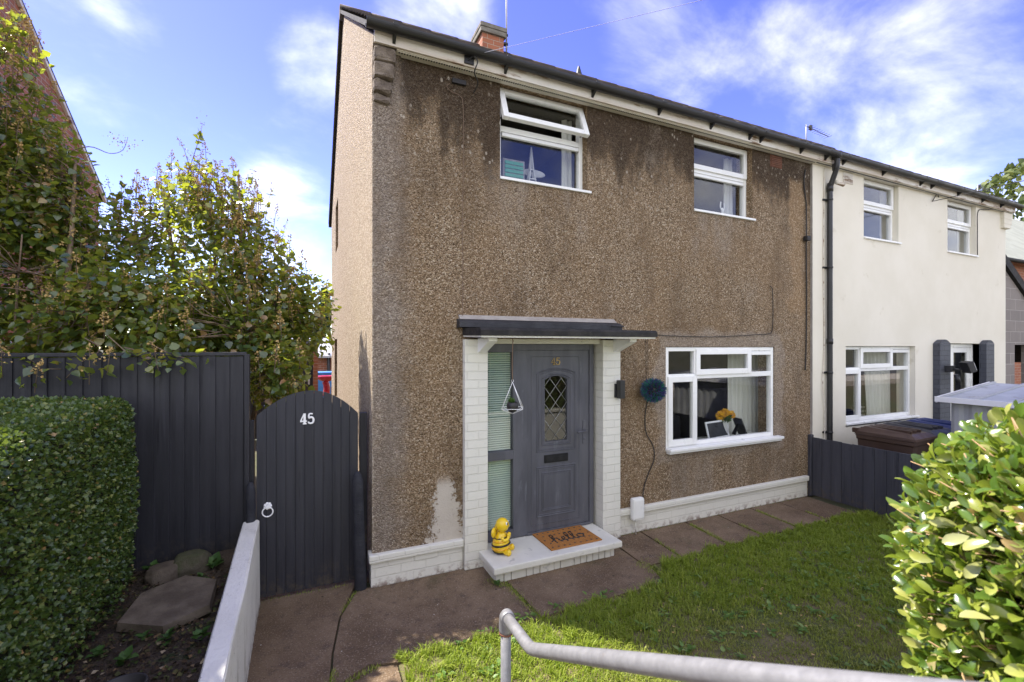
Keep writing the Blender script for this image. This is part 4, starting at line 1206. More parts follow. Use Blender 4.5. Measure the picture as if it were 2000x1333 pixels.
# ================================================================== bed: stones, pot, weeds
hx = MB(); hx.prism([(-1.60, -.70), (-1.56, -.40), (-1.33, -.27), (-1.13, -.40), (-1.12, -.70), (-1.34, -.83)], 'z', 0, .05)
hx.v = [(p[0] + random.uniform(-.008, .008), p[1] + random.uniform(-.008, .008), p[2] + .435 + (p[1] + .5) * .10) for p in hx.v]
o = tag(hx.build('paving_stone', mat_stone), 'hexagonal weathered paving slab lying on the bare soil bed', 'paving slab')
def rock(loc, size, seed, mat, label, rz=0):
    bm = bmesh.new(); bmesh.ops.create_icosphere(bm, subdivisions=4, radius=1)
    P_ = np.array([v.co[:] for v in bm.verts])
    d = 1 + .18 * noise3(P_, 2.0, seed) + .07 * noise3(P_, 6, seed + 1) + .025 * noise3(P_, 17, seed + 2)
    pl_ = unit(np.random.default_rng(seed).normal(size=(9, 3)))
    for q_ in pl_: d = np.minimum(d, .80 / np.maximum(P_ @ q_, .01) * 1.0)
    for v, s_ in zip(bm.verts, d):
        c = v.co * s_
        c.x = max(min(c.x, .85), -.85); c.y = max(min(c.y, .8), -.9); c.z = min(c.z, .75)
        v.co = Vector((c.x * size[0], c.y * size[1], c.z * size[2]))
    m = MB(); m.bm(bm, 0, Matrix.Rotation(rz, 4, 'Z'), True)
    return tag(m.build('rock', mat, None, loc), label, 'rock', 'rocks at the foot of the tall fence')
rock((-1.52, -.03, .42), (.13, .14, .13), 3, mat_stone, 'blunt brown rock leaning against the mossy rock by the tall fence')
rock((-1.36, .03, .43), (.15, .13, .17), 5, mat_mossy, 'mossy green-topped rock in the bed by the tall fence', .5)
rock((-1.12, .06, .40), (.20, .12, .13), 9, mat_soil, 'low soil-covered rock next to the white wall, below the fence', .1)
pt = MB(); pt.lathe([(.07, 0), (.10, .15), (.105, .16), (.105, .175), (.095, .175), (.09, .14), (.0, .13)], (0, 0, 0), 28)
pt.v = [(p[0] * 1.0, p[1] * .8, p[2]) for p in pt.v]
tag(pt.build('plant_pot', mat_pot, None, (-1.335, -1.565, .41)), 'black plastic plant pot on the soil near the white wall', 'plant pot')
def weed(x_, y_, z_, n_, s_, label, name='weed', up=.8, cat='plant', group='weeds in the shaded bed'):
    a = RNG.uniform(0, 2 * pi, n_); el = RNG.uniform(.1, up, n_)
    T = np.stack([np.cos(a) * np.cos(el), np.sin(a) * np.cos(el), np.sin(el)], -1)
    hts = RNG.uniform(0, .8, n_) * s_
    C = np.stack([np.zeros(n_), np.zeros(n_), hts], -1) + T * .01
    N = np.stack([-np.cos(a) * np.sin(el), -np.sin(a) * np.sin(el), np.cos(el)], -1)
    o = leaves(name, C, T, N, RNG.uniform(.5, 1.1, n_) * s_, LEAF_HEART, mat_weed, None, True)
    o.location = (x_, y_, z_)
    return tag(o, label, cat, group)
weed(-1.20, -.05, .41, 9, .09, 'strap-leaved green weed beside the mossy rock', up=1.1)
weed(-1.62, .08, .42, 12, .07, 'leafy green weed at the dark corner of hedge and fence')
weed(-1.30, -.93, .41, 12, .055, 'small green weed just in front of the hexagonal slab')
weed(-1.42, -.88, .41, 8, .045, 'tiny weed under the near edge of the hexagonal slab')
weed(-1.12, -1.02, .41, 12, .055, 'small weed close to the white wall, nearer than the slab')
weed(-1.45, -1.08, .41, 10, .06, 'broad-leaved weed between slab and black pot')
weed(-1.62, -.95, .41, 9, .05, 'small weed at the foot of the clipped hedge')
weed(-1.25, -.18, .41, 10, .045, 'tiny weed between the hexagonal slab and the rocks')
weed(1.03, -.44, 0, 14, .035, 'tuft of weeds at the near corner of the white doorstep', group=None)
n_ = 2600
C = np.stack([RNG.uniform(-1.85, -1.03, n_), RNG.uniform(-1.9, .14, n_), np.full(n_, .425)], -1)
C[:, 2] += .02 * noise3(C, 5, 12)
a = RNG.uniform(0, 6.28, n_)
o = leaves('bed_litter', C, np.stack([np.cos(a), np.sin(a), RNG.uniform(-.4, .5, n_)], -1), np.stack([RNG.normal(size=n_) * .5, RNG.normal(size=n_) * .5, np.ones(n_)], -1), RNG.uniform(.008, .034, n_), LEAF_RHOMB, leaf_mat('fallen_leaf', [(0, (.02, .014, .009)), (.5, (.07, .045, .025)), (.8, (.05, .075, .02)), (.95, (.16, .10, .05)), (1, (.36, .30, .2))], (.1, .08, .03), .8, .1, .2))
kind(o, 'stuff'); o['label'] = 'dead leaves, twigs and moss scattered over the bare bed'; o['category'] = 'leaf litter'
n_ = 1500
C = np.stack([RNG.uniform(.15, 6.0, n_), RNG.uniform(-2.7, -1.15, n_), RNG.uniform(.008, .026, n_)], -1)
k_ = RNG.integers(170, size=n_); cc = np.stack([RNG.uniform(.2, 5.9, 170), RNG.uniform(-2.6, -.95, 170)], -1)
C[:, :2] = cc[k_] + RNG.normal(size=(n_, 2)) * .028
a = RNG.uniform(0, 6.28, n_); el = RNG.uniform(.0, .6, n_)
o = leaves('lawn_weeds', C, np.stack([np.cos(a) * np.cos(el), np.sin(a) * np.cos(el), np.sin(el)], -1), np.stack([-np.cos(a) * np.sin(el), -np.sin(a) * np.sin(el), np.cos(el)], -1), RNG.uniform(.02, .055, n_), LEAF_HEART, leaf_mat('lawn_weed_leaf', [(0, (.07, .15, .025)), (.6, (.13, .24, .045)), (1, (.24, .32, .09))], (.3, .42, .05), .45, .3, .4), None, True, .7)
kind(o, 'stuff'); o['label'] = 'broad-leaved weeds scattered through the lawn'; o['category'] = 'weeds'
# pale leaf litter and petals on the lawn: uncountable scraps
n_ = 60
C = np.stack([RNG.uniform(1.6, 4.6, n_), RNG.uniform(-2.4, -1.2, n_), np.full(n_, .018)], -1)
a = RNG.uniform(0, 6.28, n_)
o = leaves('leaf_litter', C, np.stack([np.cos(a), np.sin(a), RNG.uniform(-.2, .2, n_)], -1), np.tile([0, .1, 1.], (n_, 1)), RNG.uniform(.012, .03, n_), LEAF_RHOMB, mat_dryflower)
kind(o, 'stuff'); o['label'] = 'scraps of fallen leaf on the worn lawn'; o['category'] = 'leaf litter'

# ================================================================== hedges
def box_hedge(name, label, lo, hi, rad, n_, size, mat, tmpl, core_in, depth, bulge, seed, ylim=None, smooth=False, normal_mix=.55, width=1.0, extra=None, jit=.5):
    h = thing(name, label, 'hedge', ((lo[0] + hi[0]) / 2, (lo[1] + hi[1]) / 2, lo[2]))
    base = np.array([(lo[0] + hi[0]) / 2, (lo[1] + hi[1]) / 2, lo[2]])
    lo, hi = np.array(lo, float), np.array(hi, float)
    dims = hi - lo
    faces = [(0, 1, dims[1] * dims[2]), (0, -1, dims[1] * dims[2]), (1, 1, dims[0] * dims[2]), (1, -1, dims[0] * dims[2]), (2, 1, dims[0] * dims[1])]
    pr = np.array([f[2] for f in faces]); pr /= pr.sum()
    ch_ = RNG.choice(len(faces), n_, p=pr)
    U = RNG.random((n_, 3)); Pp = lo + U * dims; Nn = np.zeros((n_, 3))
    for k, (ax_, sg, _) in enumerate(faces):
        s_ = ch_ == k
        Pp[s_, ax_] = hi[ax_] if sg > 0 else lo[ax_]
        Nn[s_, ax_] = sg
    # rounded box: pull towards inner box and push out by rad
    inner = np.clip(Pp, lo + rad, hi - np.array([rad, rad, rad])); inner[:, 2] = np.minimum(np.maximum(Pp[:, 2], lo[2]), hi[2] - rad)
    d = Pp - inner
    Nn = unit(d + Nn * 1e-4)
    Pp = inner + Nn * rad
    Pp += Nn * (bulge * noise3(Pp, 3.2, seed) + bulge * .6 * noise3(Pp, 9, seed + 1))[:, None]
    Pp -= Nn * (RNG.random(n_) ** 1.6 * depth)[:, None]
    T = unit(Nn * .55 + RNG.normal(size=(n_, 3)) * jit + np.array([0, 0, .15]))
    L = unit(Nn * normal_mix + np.array([0, 0, .5]) + RNG.normal(size=(n_, 3)) * .45)
    if ylim is not None:
        keep = RNG.random(n_) < np.where(Pp[:, 1] < ylim[0], ylim[1], 1.0)
        Pp, T, L, Nn = Pp[keep], T[keep], L[keep], Nn[keep]
    if extra is not None:
        keep = extra(Pp); Pp, T, L, Nn = Pp[keep], T[keep], L[keep], Nn[keep]
    sz = RNG.uniform(size[0], size[1], len(Pp))
    leaves('foliage', Pp - base, T, L, sz, tmpl, mat, h, smooth, width)
    ci = core_in
    cm = MB(); bm = bmesh.new(); bmesh.ops.create_cube(bm, size=1)
    bmesh.ops.subdivide_edges(bm, edges=list(bm.edges), cuts=9, use_grid_fill=True)
    for v in bm.verts:
        q = np.array(v.co[:]) + .5
        w_ = lo + np.array([ci, ci, 0]) + q * (dims - np.array([2 * ci, 2 * ci, ci]))
        j = noise3(w_[None], 8, seed + 5)[0] * .02
        v.co = Vector(w_ - base + j)
    cm.bm(bm); cm.build('branches', mat_hedgecore, h)
    return h, Pp, Nn, base
box_hedge('hedge', 'dark clipped small-leaved privet hedge at the left, in front of the tall fence', (-3.4, -3.1, .40), (-1.70, .10, 1.80), .16, 125000, (.014, .030), mat_privet, LEAF_RHOMB, .10, .10, .022, 21,
          ylim=(-1.75, .35), extra=lambda P_: ~((P_[:, 2] < .75) & (P_[:, 0] > -1.9) & (RNG.random(len(P_)) < (.75 - P_[:, 2]) * 2.2)))
h, HP, HN, hb = box_hedge('hedge', 'bright sunlit broad-leaved hedge close to the viewer at the right', (.76, -4.60, .86), (6.3, -3.51, 2.03), .42, 36000, (.030, .052), mat_bigprivet, LEAF_OVAL, .22, .20, .03, 31, smooth=True, normal_mix=.8,
          extra=lambda P_: RNG.random(len(P_)) < np.where(P_[:, 0] > 1.9, .45, 1.0))
# extra growth: dense leaves and twigs on the near end
n_ = 9500
u = RNG.random(n_)
Pp = np.stack([.76 + RNG.uniform(-.02, .5, n_), RNG.uniform(-4.3, -3.51, n_), RNG.uniform(.95, 1.98, n_)], -1)
inner = np.clip(Pp, np.array([1.18, -4.4, .9]), np.array([6, -3.93, 1.61])); d = Pp - inner
dl_ = np.linalg.norm(d, axis=1)
Nn = unit(d + 1e-6)
Pp = inner + Nn * (.41 + .035 * noise3(inner, 6, 44) - .20 * RNG.random(n_) ** 1.2)[:, None]
kp = noise3(Pp, 11, 77) > -.75
Pp, Nn = Pp[kp], Nn[kp]; n_ = len(Pp)
T = unit(Nn * .8 + RNG.normal(size=(n_, 3)) * .7 + np.array([0, 0, .35]))
L = unit(Nn * .4 + np.array([-.2, .2, .6]) + RNG.normal(size=(n_, 3)) * .65)
leaves('foliage', Pp - hb, T, L, RNG.uniform(.030, .054, n_), LEAF_OVAL, mat_bigprivet, h, True)
tw = MB()
for i in range(560):
    k = RNG.integers(n_)
    p = Pp[k]; nn = Nn[k]
    s0 = p - nn * .14 + RNG.normal(size=3) * .02
    e = p + nn * RNG.uniform(-.01, .03) + np.array([0, 0, RNG.uniform(.0, .045)])
    mid_ = (s0 + e) / 2 + RNG.normal(size=3) * .012
    tw.tube([s0 - hb, mid_ - hb, e - hb], [.0026, .0021, .0013], 5)
tw.build('twigs', mat_twig, h)

# ================================================================== lilac
def ell_points(n_, c, r, power=.45):
    d = unit(RNG.normal(size=(n_, 3)))
    return np.array(c) + d * (RNG.random(n_) ** power)[:, None] * np.array(r), d
def shrub(name, label, blobs, stems, base, n_flower, seed, cat='shrub'):
    t = thing(name, label, cat, base)
    b = np.array(base, float)
    Ps, Ns = [], []
    for c, r, n_ in blobs:
        p, d = ell_points(n_, c, r)
        k = noise3(p, 4.2, seed) * .6 + noise3(p, 10, seed + 2) * .4
        keep = k > -.30 + .25 * RNG.normal(size=n_) * .4
        Ps.append(p[keep]); Ns.append(d[keep])
    Pp = np.concatenate(Ps); Nn = np.concatenate(Ns); n_ = len(Pp)
    ok_ = ~((Pp[:, 1] < .27) & (Pp[:, 1] > .13) & (Pp[:, 2] < 2.14) & (Pp[:, 0] < -.96))
    ok_ &= ~((Pp[:, 0] > -.30 + .12 * RNG.random(n_)))
    Pp, Nn = Pp[ok_], Nn[ok_]; n_ = len(Pp)
    # leaves grow as opposite pairs on short shoots: gather them loosely on shoots
    T = unit(Nn * .5 + RNG.normal(size=(n_, 3)) * .55 + np.array([0, 0, -.25]))
    L = unit(Nn * .35 + np.array([0, 0, .9]) + RNG.normal(size=(n_, 3)) * .35)
    leaves('crown', Pp - b, T, L, RNG.uniform(.034, .078, n_), LEAF_HEART, mat_lilac, t, True)
    bm_ = MB()
    for (p0, p1, r0) in stems:
        p0, p1 = Vector(p0), Vector(p1)
        mids = [p0.lerp(p1, f) + Vector(RNG.normal(size=3) * .10) for f in (.33, .66)]
        pts_ = spline([p0, *mids, p1], 4)
        bm_.tube([Vector(q) - Vector(base) for q in pts_], [r0 * (1 - .75 * i / (len(pts_) - 1)) for i in range(len(pts_))], 7)
    bm_.build('trunk', mat_bark, t)
    tw_ = MB()
    hubs = [Vector(s_[0]).lerp(Vector(s_[1]), f) for s_ in stems for f in (.5, .7, .9)]
    idx = RNG.choice(n_, min(560, n_), replace=False)
    for k in idx:
        e = Vector(Pp[k]); s_ = min(hubs, key=lambda q: (q - e).length)
        s_ = e + (s_ - e) * min(1, .38 / max((s_ - e).length, .01))
        q = s_.lerp(e, .5) + Vector(RNG.normal(size=3) * .04)
        tw_.tube([s_ - Vector(base), q - Vector(base), e - Vector(base)], [.005, .0038, .0022], 5)
    # dried panicles standing up from the upper surface
    if n_flower:
        top = np.argsort(-(Pp[:, 2] - np.abs(Nn[:, 2] - 1) * .25 + RNG.normal(size=n_) * .75))[:n_flower]
        top = np.concatenate([top[:n_flower * 2 // 3], RNG.choice(np.nonzero(Pp[:, 1] < np.median(Pp[:, 1]))[0], n_flower // 2, replace=False)])
        fv = []
        st_ = tw_
        for k in top:
            p = Pp[k] + np.array([0, 0, .03]); hgt_ = RNG.uniform(.10, .22)
            lean_ = RNG.normal(size=2) * .22
            q = p + np.array([lean_[0] * hgt_, lean_[1] * hgt_, hgt_])
            st_.tube([p - b - np.array([0, 0, .10]), (p + q) / 2 - b, q - b], [.003, .0022, .0012], 4)
            m_ = 34
            f = RNG.random(m_) ** .8
            rr_ = (1 - f) * .042 + .006
            a_ = RNG.uniform(0, 6.28, m_)
            fv.append(p + (q - p) * f[:, None] + np.stack([np.cos(a_) * rr_, np.sin(a_) * rr_, RNG.normal(size=m_) * .006], -1))
        # long shoots standing out of the crown
        sh_c, sh_t = [], []
        for k in RNG.choice(np.argsort(-Pp[:, 2] + RNG.normal(size=n_) * .25)[:n_ // 5], 34, replace=False):
            p = Pp[k]; L_ = RNG.uniform(.18, .45); dv = np.array([RNG.normal() * .22, RNG.normal() * .22, 1.0])
            q = p + dv * L_
            st_.tube([p - b - dv * .12, (p + q) / 2 - b + RNG.normal(size=3) * .012, q - b], [.004, .003, .0015], 5)
            for f in RNG.uniform(.15, 1, 9):
                sh_c.append(p + (q - p) * f); sh_t.append(RNG.normal(size=3) * .7 + np.array([0, 0, .25]))
            f = RNG.random(16); fv.append(q + RNG.normal(size=(16, 3)) * np.array([.02, .02, .045]))
        sh_c, sh_t = np.array(sh_c), np.array(sh_t)
        leaves('shoot_leaves', sh_c - b, sh_t, RNG.normal(size=sh_c.shape) * .5 + np.array([0, 0, .8]), RNG.uniform(.035, .075, len(sh_c)), LEAF_HEART, mat_lilac, t, True)
        fv = np.concatenate(fv)
        leaves('flower_heads', fv - b, RNG.normal(size=(len(fv), 3)), RNG.normal(size=(len(fv), 3)), RNG.uniform(.012, .022, len(fv)), LEAF_RHOMB, mat_dryflower, t)
    tw_.build('twigs', mat_bark, t)
    return t
shrub('lilac', 'tall lilac bush climbing against the red brick gable at far left',
      [((-3.05, 1.35, 2.9), (.72, .75, 1.25), 3300), ((-3.15, 1.45, 4.2), (.48, .5, 1.15), 1500), ((-2.75, .85, 2.55), (.9, .55, .62), 3000), ((-2.35, .09, 2.06), (.62, .10, .17), 210), ((-1.55, .10, 2.06), (.3, .08, .10), 60), ((-3.4, .9, 3.6), (.4, .5, 1.2), 1100), ((-2.75, 1.35, 3.55), (.36, .4, .6), 900), ((-3.35, .75, 4.3), (.5, .5, .7), 1800), ((-2.72, 1.4, 3.6), (.34, .4, .75), 1100), ((-3.1, 1.4, 4.3), (.42, .4, .85), 1100), ((-3.0, 1.3, 2.6), (.8, .7, .8), 2200)],  # outer-left high blob is added unseen foliage that keeps sun off the white wall
      [((-3.0, 1.2, 0), (-3.2, 1.5, 4.9), .05), ((-2.95, 1.1, 0), (-2.5, 1.3, 3.9), .045), ((-3.0, 1.0, 0), (-2.2, .7, 2.7), .04), ((-3.1, 1.1, 0), (-3.5, .9, 4.4), .04), ((-2.9, 1.2, 0), (-2.7, .9, 3.1), .02), ((-2.6, 1.4, 1.5), (-2.45, 1.33, 3.9), .015)],
      (-3.0, 1.15, 0), 210, 51)
shrub('lilac', 'broad lilac bush with dried flower heads spilling over the gate and the fence end',
      [((-1.62, 1.55, 2.75), (1.0, .75, 1.15), 5200), ((-.95, 1.15, 2.55), (.50, .5, .72), 2000), ((-.85, .72, 1.98), (.28, .32, .42), 700), ((-1.75, .75, 2.4), (.95, .42, .48), 2600), ((-1.5, 1.5, 3.7), (.55, .5, .42), 800), ((-2.3, 1.5, 3.1), (.5, .5, .55), 900), ((-1.5, .4, 2.25), (.5, .2, .12), 200), ((-1.1, 1.4, 3.15), (.4, .4, .5), 700), ((-.55, 1.15, 2.5), (.38, .4, .52), 1100), ((-.72, .45, 1.92), (.22, .22, .34), 420), ((-1.9, 1.4, 2.5), (.9, .6, .7), 2600), ((-1.0, 1.0, 2.3), (.6, .45, .5), 1500)],
      [((-1.5, 1.3, 0), (-1.9, 1.6, 3.8), .05), ((-1.45, 1.25, 0), (-1.2, 1.4, 4.0), .045), ((-1.4, 1.2, 0), (-.75, 1.1, 2.9), .04), ((-1.5, 1.2, 0), (-2.2, .9, 2.7), .04), ((-1.4, 1.1, 0), (-.85, .75, 2.1), .035), ((-1.5, 1.3, 0), (-1.5, 1.7, 3.9), .035), ((-1.35, 1.1, .5), (-1.0, .7, 2.5), .02)],
      (-1.45, 1.2, 0), 330, 61)
# the long bare shoot against the sky
o = MB(); sp_ = spline([(-2.62, 1.35, 3.95), (-2.42, 1.34, 4.06), (-2.26, 1.33, 4.02), (-2.16, 1.33, 4.07), (-2.12, 1.33, 4.2)], 4)
o.tube([tuple(p - Vector((-3.0, 1.15, 0))) for p in sp_], [.006 - .004 * i / (len(sp_) - 1) for i in range(len(sp_))], 5)
par = bpy.data.objects['lilac']
o.build('shoot', mat_bark, par)
fv = np.array([-2.15, 1.33, 4.15]) + RNG.normal(size=(60, 3)) * np.array([.055, .03, .045])
leaves('flower_heads', fv - np.array([-3.0, 1.15, 0]), RNG.normal(size=(60, 3)), RNG.normal(size=(60, 3)), RNG.uniform(.01, .02, 60), LEAF_RHOMB, mat_dryflower, par)
# ================================================================== things on and around the porch
# doormat
dm = thing('doormat', 'coir doormat reading hello, lying on the white doorstep', 'doormat', (1.945, -.145, .1615))
m = MB(); m.bbox(-.30, .30, -.21, .21, 0, .014, .005); m.build('mat', mat_coir, dm)
hello = [
    [(-.04, .10), (.04, .22), (.13, .55), (.165, .85), (.13, .98), (.085, .86), (.075, .5), (.07, .0)],
    [(.07, .05), (.10, .32), (.17, .46), (.235, .36), (.23, .12), (.27, .01), (.33, .06)],
    [(.33, .06), (.42, .20), (.47, .36), (.43, .46), (.37, .36), (.37, .12), (.44, .0), (.53, .08)],
    [(.53, .08), (.61, .40), (.66, .78), (.63, .95), (.58, .85), (.565, .45), (.58, .10), (.63, .0), (.70, .08)],
    [(.70, .08), (.78, .40), (.83, .78), (.80, .95), (.75, .85), (.735, .45), (.75, .10), (.80, .0), (.87, .08)],
    [(1.00, .44), (.91, .38), (.89, .16), (.96, .01), (1.06, .06), (1.10, .26), (1.03, .44), (1.0, .40), (1.07, .33), (1.17, .38)]]
m = MB()
for s_ in hello:
    pts = spline([((p[0] - .56) * .345, (p[1] - .42) * .175, .0148) for p in s_], 5)
    m.tube(pts, [.0062 + .0022 * sin(i * 1.1) for i in range(len(pts))], 6)
m.build('lettering', mat_black, dm)
m = MB()
for j in range(5):
    for i in range(9):
        a, b = -.262 + i * .0655 + (.03 if j % 2 else 0), -.172 + j * .086
        if a > .28 or (abs(a) < .225 and abs(b) < .075): continue
        m.lathe([(0, .0152), (.011, .0150), (.0115, .0138)], (a + random.uniform(-.006, .006), b + random.uniform(-.006, .006), 0), 8)
m.build('dots', mat_black, dm)

# bee ornament
be = thing('bee_ornament', 'yellow and black ceramic bee sitting at the left of the doorstep', 'ornament', (1.19, -.165, .160), R(-38))
m = MB(); m.lathe([(0, .005), (.062, .005), (.083, .035), (.088, .075), (.080, .115), (.062, .15), (.045, .18), (.030, .20), (0, .205)], (0, 0, 0), 28); bo = m.build('body', mat_yellow, be)
m = MB()
for z0, r0, h in ((.085, .089, .016), (.150, .066, .010)):
    m.tube([((r0 - .004) * cos(2 * pi * k / 28), (r0 - .004) * sin(2 * pi * k / 28), z0 + .012 * cos(2 * pi * k / 28)) for k in range(28)], h * .62, 8, closed=True)
m.lathe([(.0, .003), (.066, .0035), (.0835, .018), (.0845, .026)], (0, 0, 0), 28)
m.build('stripe', mat_beeblack, be)
m = MB(); m.tube([(.083 * cos(2 * pi * k / 28), .083 * sin(2 * pi * k / 28), .052 + .010 * cos(2 * pi * k / 28)) for k in range(28)], .010, 8, closed=True)
m.tube([(.074 * cos(2 * pi * k / 28), .074 * sin(2 * pi * k / 28), .122 + .012 * cos(2 * pi * k / 28)) for k in range(28)], .010, 8, closed=True); m.build('orange_band', mat_orange, be)
m = MB(); m.sphere((.012, 0, .268), (.066, .064, .068), 22); m.sphere((.078, 0, .268), (.008, .008, .007), 8); hd_ = m.build('head', mat_yellow, be)
for s_ in (1, -1):
    e = MB(); e.sphere((.060, s_ * .027, .290), (.013, .013, .017), 12); eo = e.build('eye', mat_white, be)
    e = MB(); e.sphere((.069, s_ * .028, .291), (.0065, .008, .011), 10); e.build('pupil', mat_beeblack, eo)
    w_ = MB(); w_.sphere((-.060, s_ * .058, .205), (.022, .050, .048), 16, rot=Matrix.Rotation(R(30 * s_), 3, 'X')); w_.build('wing', mat_yellow, be)
    a = MB(); a.tube(spline([(.02, s_ * .055, .165), (.05, s_ * .06, .140), (.075, s_ * .03, .150), (.078, s_ * .012, .175)], 4), .015, 10); a.sphere((.078, s_ * .012, .180), .019, 10); a.build('arm', mat_yellow, be)
    l = MB(); l.tube(spline([(.040, s_ * .045, .030), (.066, s_ * .056, .028), (.090, s_ * .064, .028)], 4), [.024, .024, .024, .024, .026, .026, .027, .027, .027][:9], 12); l.sphere((.094, s_ * .066, .032), (.026, .028, .032), 12); l.build('leg', mat_yellow, be)

# hanging planter
hp = thing('hanging_planter', 'dark pot with a succulent in a white wire prism, hung before the side light', 'hanging planter', (1.205, -.40, 2.238))
m = MB(); ap = Vector((0, 0, -.405)); bt_ = Vector((0, 0, -.70))
eq = [Vector((.135 * cos(R(18 + 90 * k)), .135 * sin(R(18 + 90 * k)), -.645)) for k in range(4)]
for k in range(4):
    m.tube([ap, eq[k]], .0028, 6); m.tube([eq[k], eq[(k + 1) % 4]], .0028, 6); m.tube([eq[k], bt_], .0024, 6)
m.tube([ap + Vector((.012 * cos(2 * pi * k / 12), 0, .012 + .012 * sin(2 * pi * k / 12))) for k in range(12)], .002, 5, closed=True)
m.build('wire_frame', mat_white, hp)
m = MB(); m.lathe([(0, -.685), (.03, -.68), (.052, -.65), (.055, -.615), (.047, -.59), (.043, -.59), (.040, -.605), (0, -.607)], (0, 0, 0), 20); m.build('pot', mat_pot, hp)
n_ = 26; a = RNG.uniform(0, 6.28, n_); el = RNG.uniform(.5, 1.4, n_)
leaves('succulent', np.stack([.008 * np.cos(a), .008 * np.sin(a), np.full(n_, -.605)], -1), np.stack([np.cos(a) * np.cos(el), np.sin(a) * np.cos(el), np.sin(el)], -1), np.stack([-np.cos(a) * np.sin(el), -np.sin(a) * np.sin(el), np.cos(el)], -1), RNG.uniform(.04, .075, n_), LEAF_RHOMB, mat_weed, hp, width=.45)
m = MB(); m.tube(spline([(0, 0, 0), (.004, 0, -.03), (-.003, 0, -.2), (0, 0, -.385)], 4), .0042, 6); m.tube([(0, 0, .012), (0, 0, -.01), (.01, 0, -.02), (.006, 0, -.03)], .003, 6); m.build('cord', mat_bcable, hp)

# up/down wall light
wlx = thing('wall_light', 'black up-and-down wall light on the right porch pier', 'wall light', (2.645, -.066, 1.69))
m = MB(); m.bbox(-.030, .028, -.018, .0, -.10, .055, .004); m.build('back_plate', mat_black, wlx)
m = MB(); m.bbox(-.018, .048, -.095, -.024, -.105, .098, .006); m.bbox(.0, .02, -.026, -.016, -.03, .03, .002); m.build('lamp_body', mat_gutter, wlx)

# topiary ball
tbx = thing('topiary_ball', 'purple and teal artificial topiary ball hanging on the pebbledash wall', 'topiary ball', (3.10, -.155, 1.66))
m = MB(); m.sphere((0, 0, 0), .105, 20); m.build('core', mat_beeblack, tbx)
for nm_, mt, n_ in (('teal_bristles', mat_teal, 650), ('purple_bristles', mat_purple, 650)):
    d = unit(RNG.normal(size=(n_, 3)))
    leaves(nm_, d * .085, unit(d + RNG.normal(size=(n_, 3)) * .30), RNG.normal(size=(n_, 3)), RNG.uniform(.05, .08, n_), LEAF_RHOMB, mt, tbx, width=.17)
m = MB(); m.tube([(0, .12, .05), (0, .13, .62)], .003, 5); m.tube([(.045, .14, .12), (.04, .145, .60)], .002, 5); m.build('hanger', mat_cable, tbx)

# meter box
mb_ = thing('meter_box', 'rounded white plastic service cover low on the wall beside the porch', 'meter box', (2.93, -.04, .17))
m = MB(); m.bbox(-.082, .082, -.075, .0, 0, .258, .03); m.build('cover', mat_upvc, mb_)
m = MB(); m.tube([(-.02, -.035, .01), (-.02, -.035, -.17)], .008, 6); m.build('conduit', mat_wbrick, mb_)

# cables
def cable(name, label, pts, r, mat, cat='cable', per=5, group=None):
    m = MB(); m.tube(spline(pts, per), r, 6)
    return tag(m.build(name, mat), label, cat, group)
cable('cable', 'thin brown cable running down the wall from eaves to porch roof', [(.72, -.012, 4.70), (.69, -.014, 4.66), (.74, -.014, 4.62), (.82, -.014, 4.60), (.852, -.014, 4.5), (.855, -.012, 4.0), (.847, -.012, 3.4), (.85, -.012, 2.9), (.846, -.012, 2.44)], .0032, mat_bcable)
cable('cable', 'black cable from canopy end along the top of the big window', [(2.83, -.05, 2.315), (3.1, -.012, 2.31), (3.6, -.012, 2.292), (4.3, -.012, 2.29), (5.0, -.012, 2.325), (5.25, -.012, 2.34), (5.33, -.012, 2.40), (5.345, -.012, 2.7), (5.33, -.012, 2.95), (5.28, -.014, 3.0)], .0048, mat_cable)
cable('cable', 'black cable dangling below topiary ball to the white service cover', [(3.11, -.04, 1.52), (3.10, -.014, 1.35), (3.115, -.014, 1.15), (3.22, -.014, .98), (3.235, -.014, .82), (3.15, -.014, .66), (3.08, -.014, .50), (3.055, -.03, .36), (3.05, -.055, .32)], .006, mat_cable)
jn = thing('cable_run', 'black cable with a junction box down the right edge of the pebbledash', 'cable', (6.035, -.03, 3.72))
m = MB(); m.bbox(-.045, .04, -.045, .02, -.035, .035, .012); m.build('junction_box', mat_cable, jn)
m = MB(); m.tube(spline([(0, .015, 1.0), (-.03, .015, .8), (.02, .015, .5), (0, .0, .03), (.02, .015, -.2), (.03, .015, -.8), (.02, .015, -1.5), (.0, .015, -1.9)], 6), .009, 6); m.build('cable', mat_cable, jn)
cable('cable', 'white cable hanging loosely beside the black downpipe', [(6.44, -.04, 4.80), (6.42, -.04, 4.2), (6.415, -.04, 3.2), (6.43, -.04, 2.2), (6.38, -.05, 1.6), (6.43, -.05, 1.2), (6.41, -.05, .6)], .006, mat_oldupvc)
br = thing('cable_bracket', 'rusty bracket with drooping phone wire on the fascia, near the chimney', 'cable bracket', (.90, -.13, 4.90))
m = MB(); m.tube([(-.05, 0, -.03), (0, -.05, .02), (.03, 0, .02)], .006, 5); m.bbox(-.075, .02, -.012, .004, -.045, .035, .004); m.build('bracket', mat_black, br)
m = MB(); m.tube(spline([(.0, -.05, .02), (.03, -.08, -.05), (.01, -.05, -.14), (.07, .02, -.19), (.06, .12, -.24)], 5), .006, 6); m.build('drop_wire', mat_cable, br)
A_ = Vector((.92, -.18, 4.93)); D_ = Vector((2.54, -1.26, 5.21)) - A_
m = MB(); m.tube([A_ + D_ * t + Vector((0, 0, -.03 * t * (6 - t) * .15)) for t in np.linspace(0, 6, 40)], .0024, 6)
tag(m.build('overhead_wire', mat_wire), 'pale overhead phone wire rising from the brown house into the sky', 'wire')
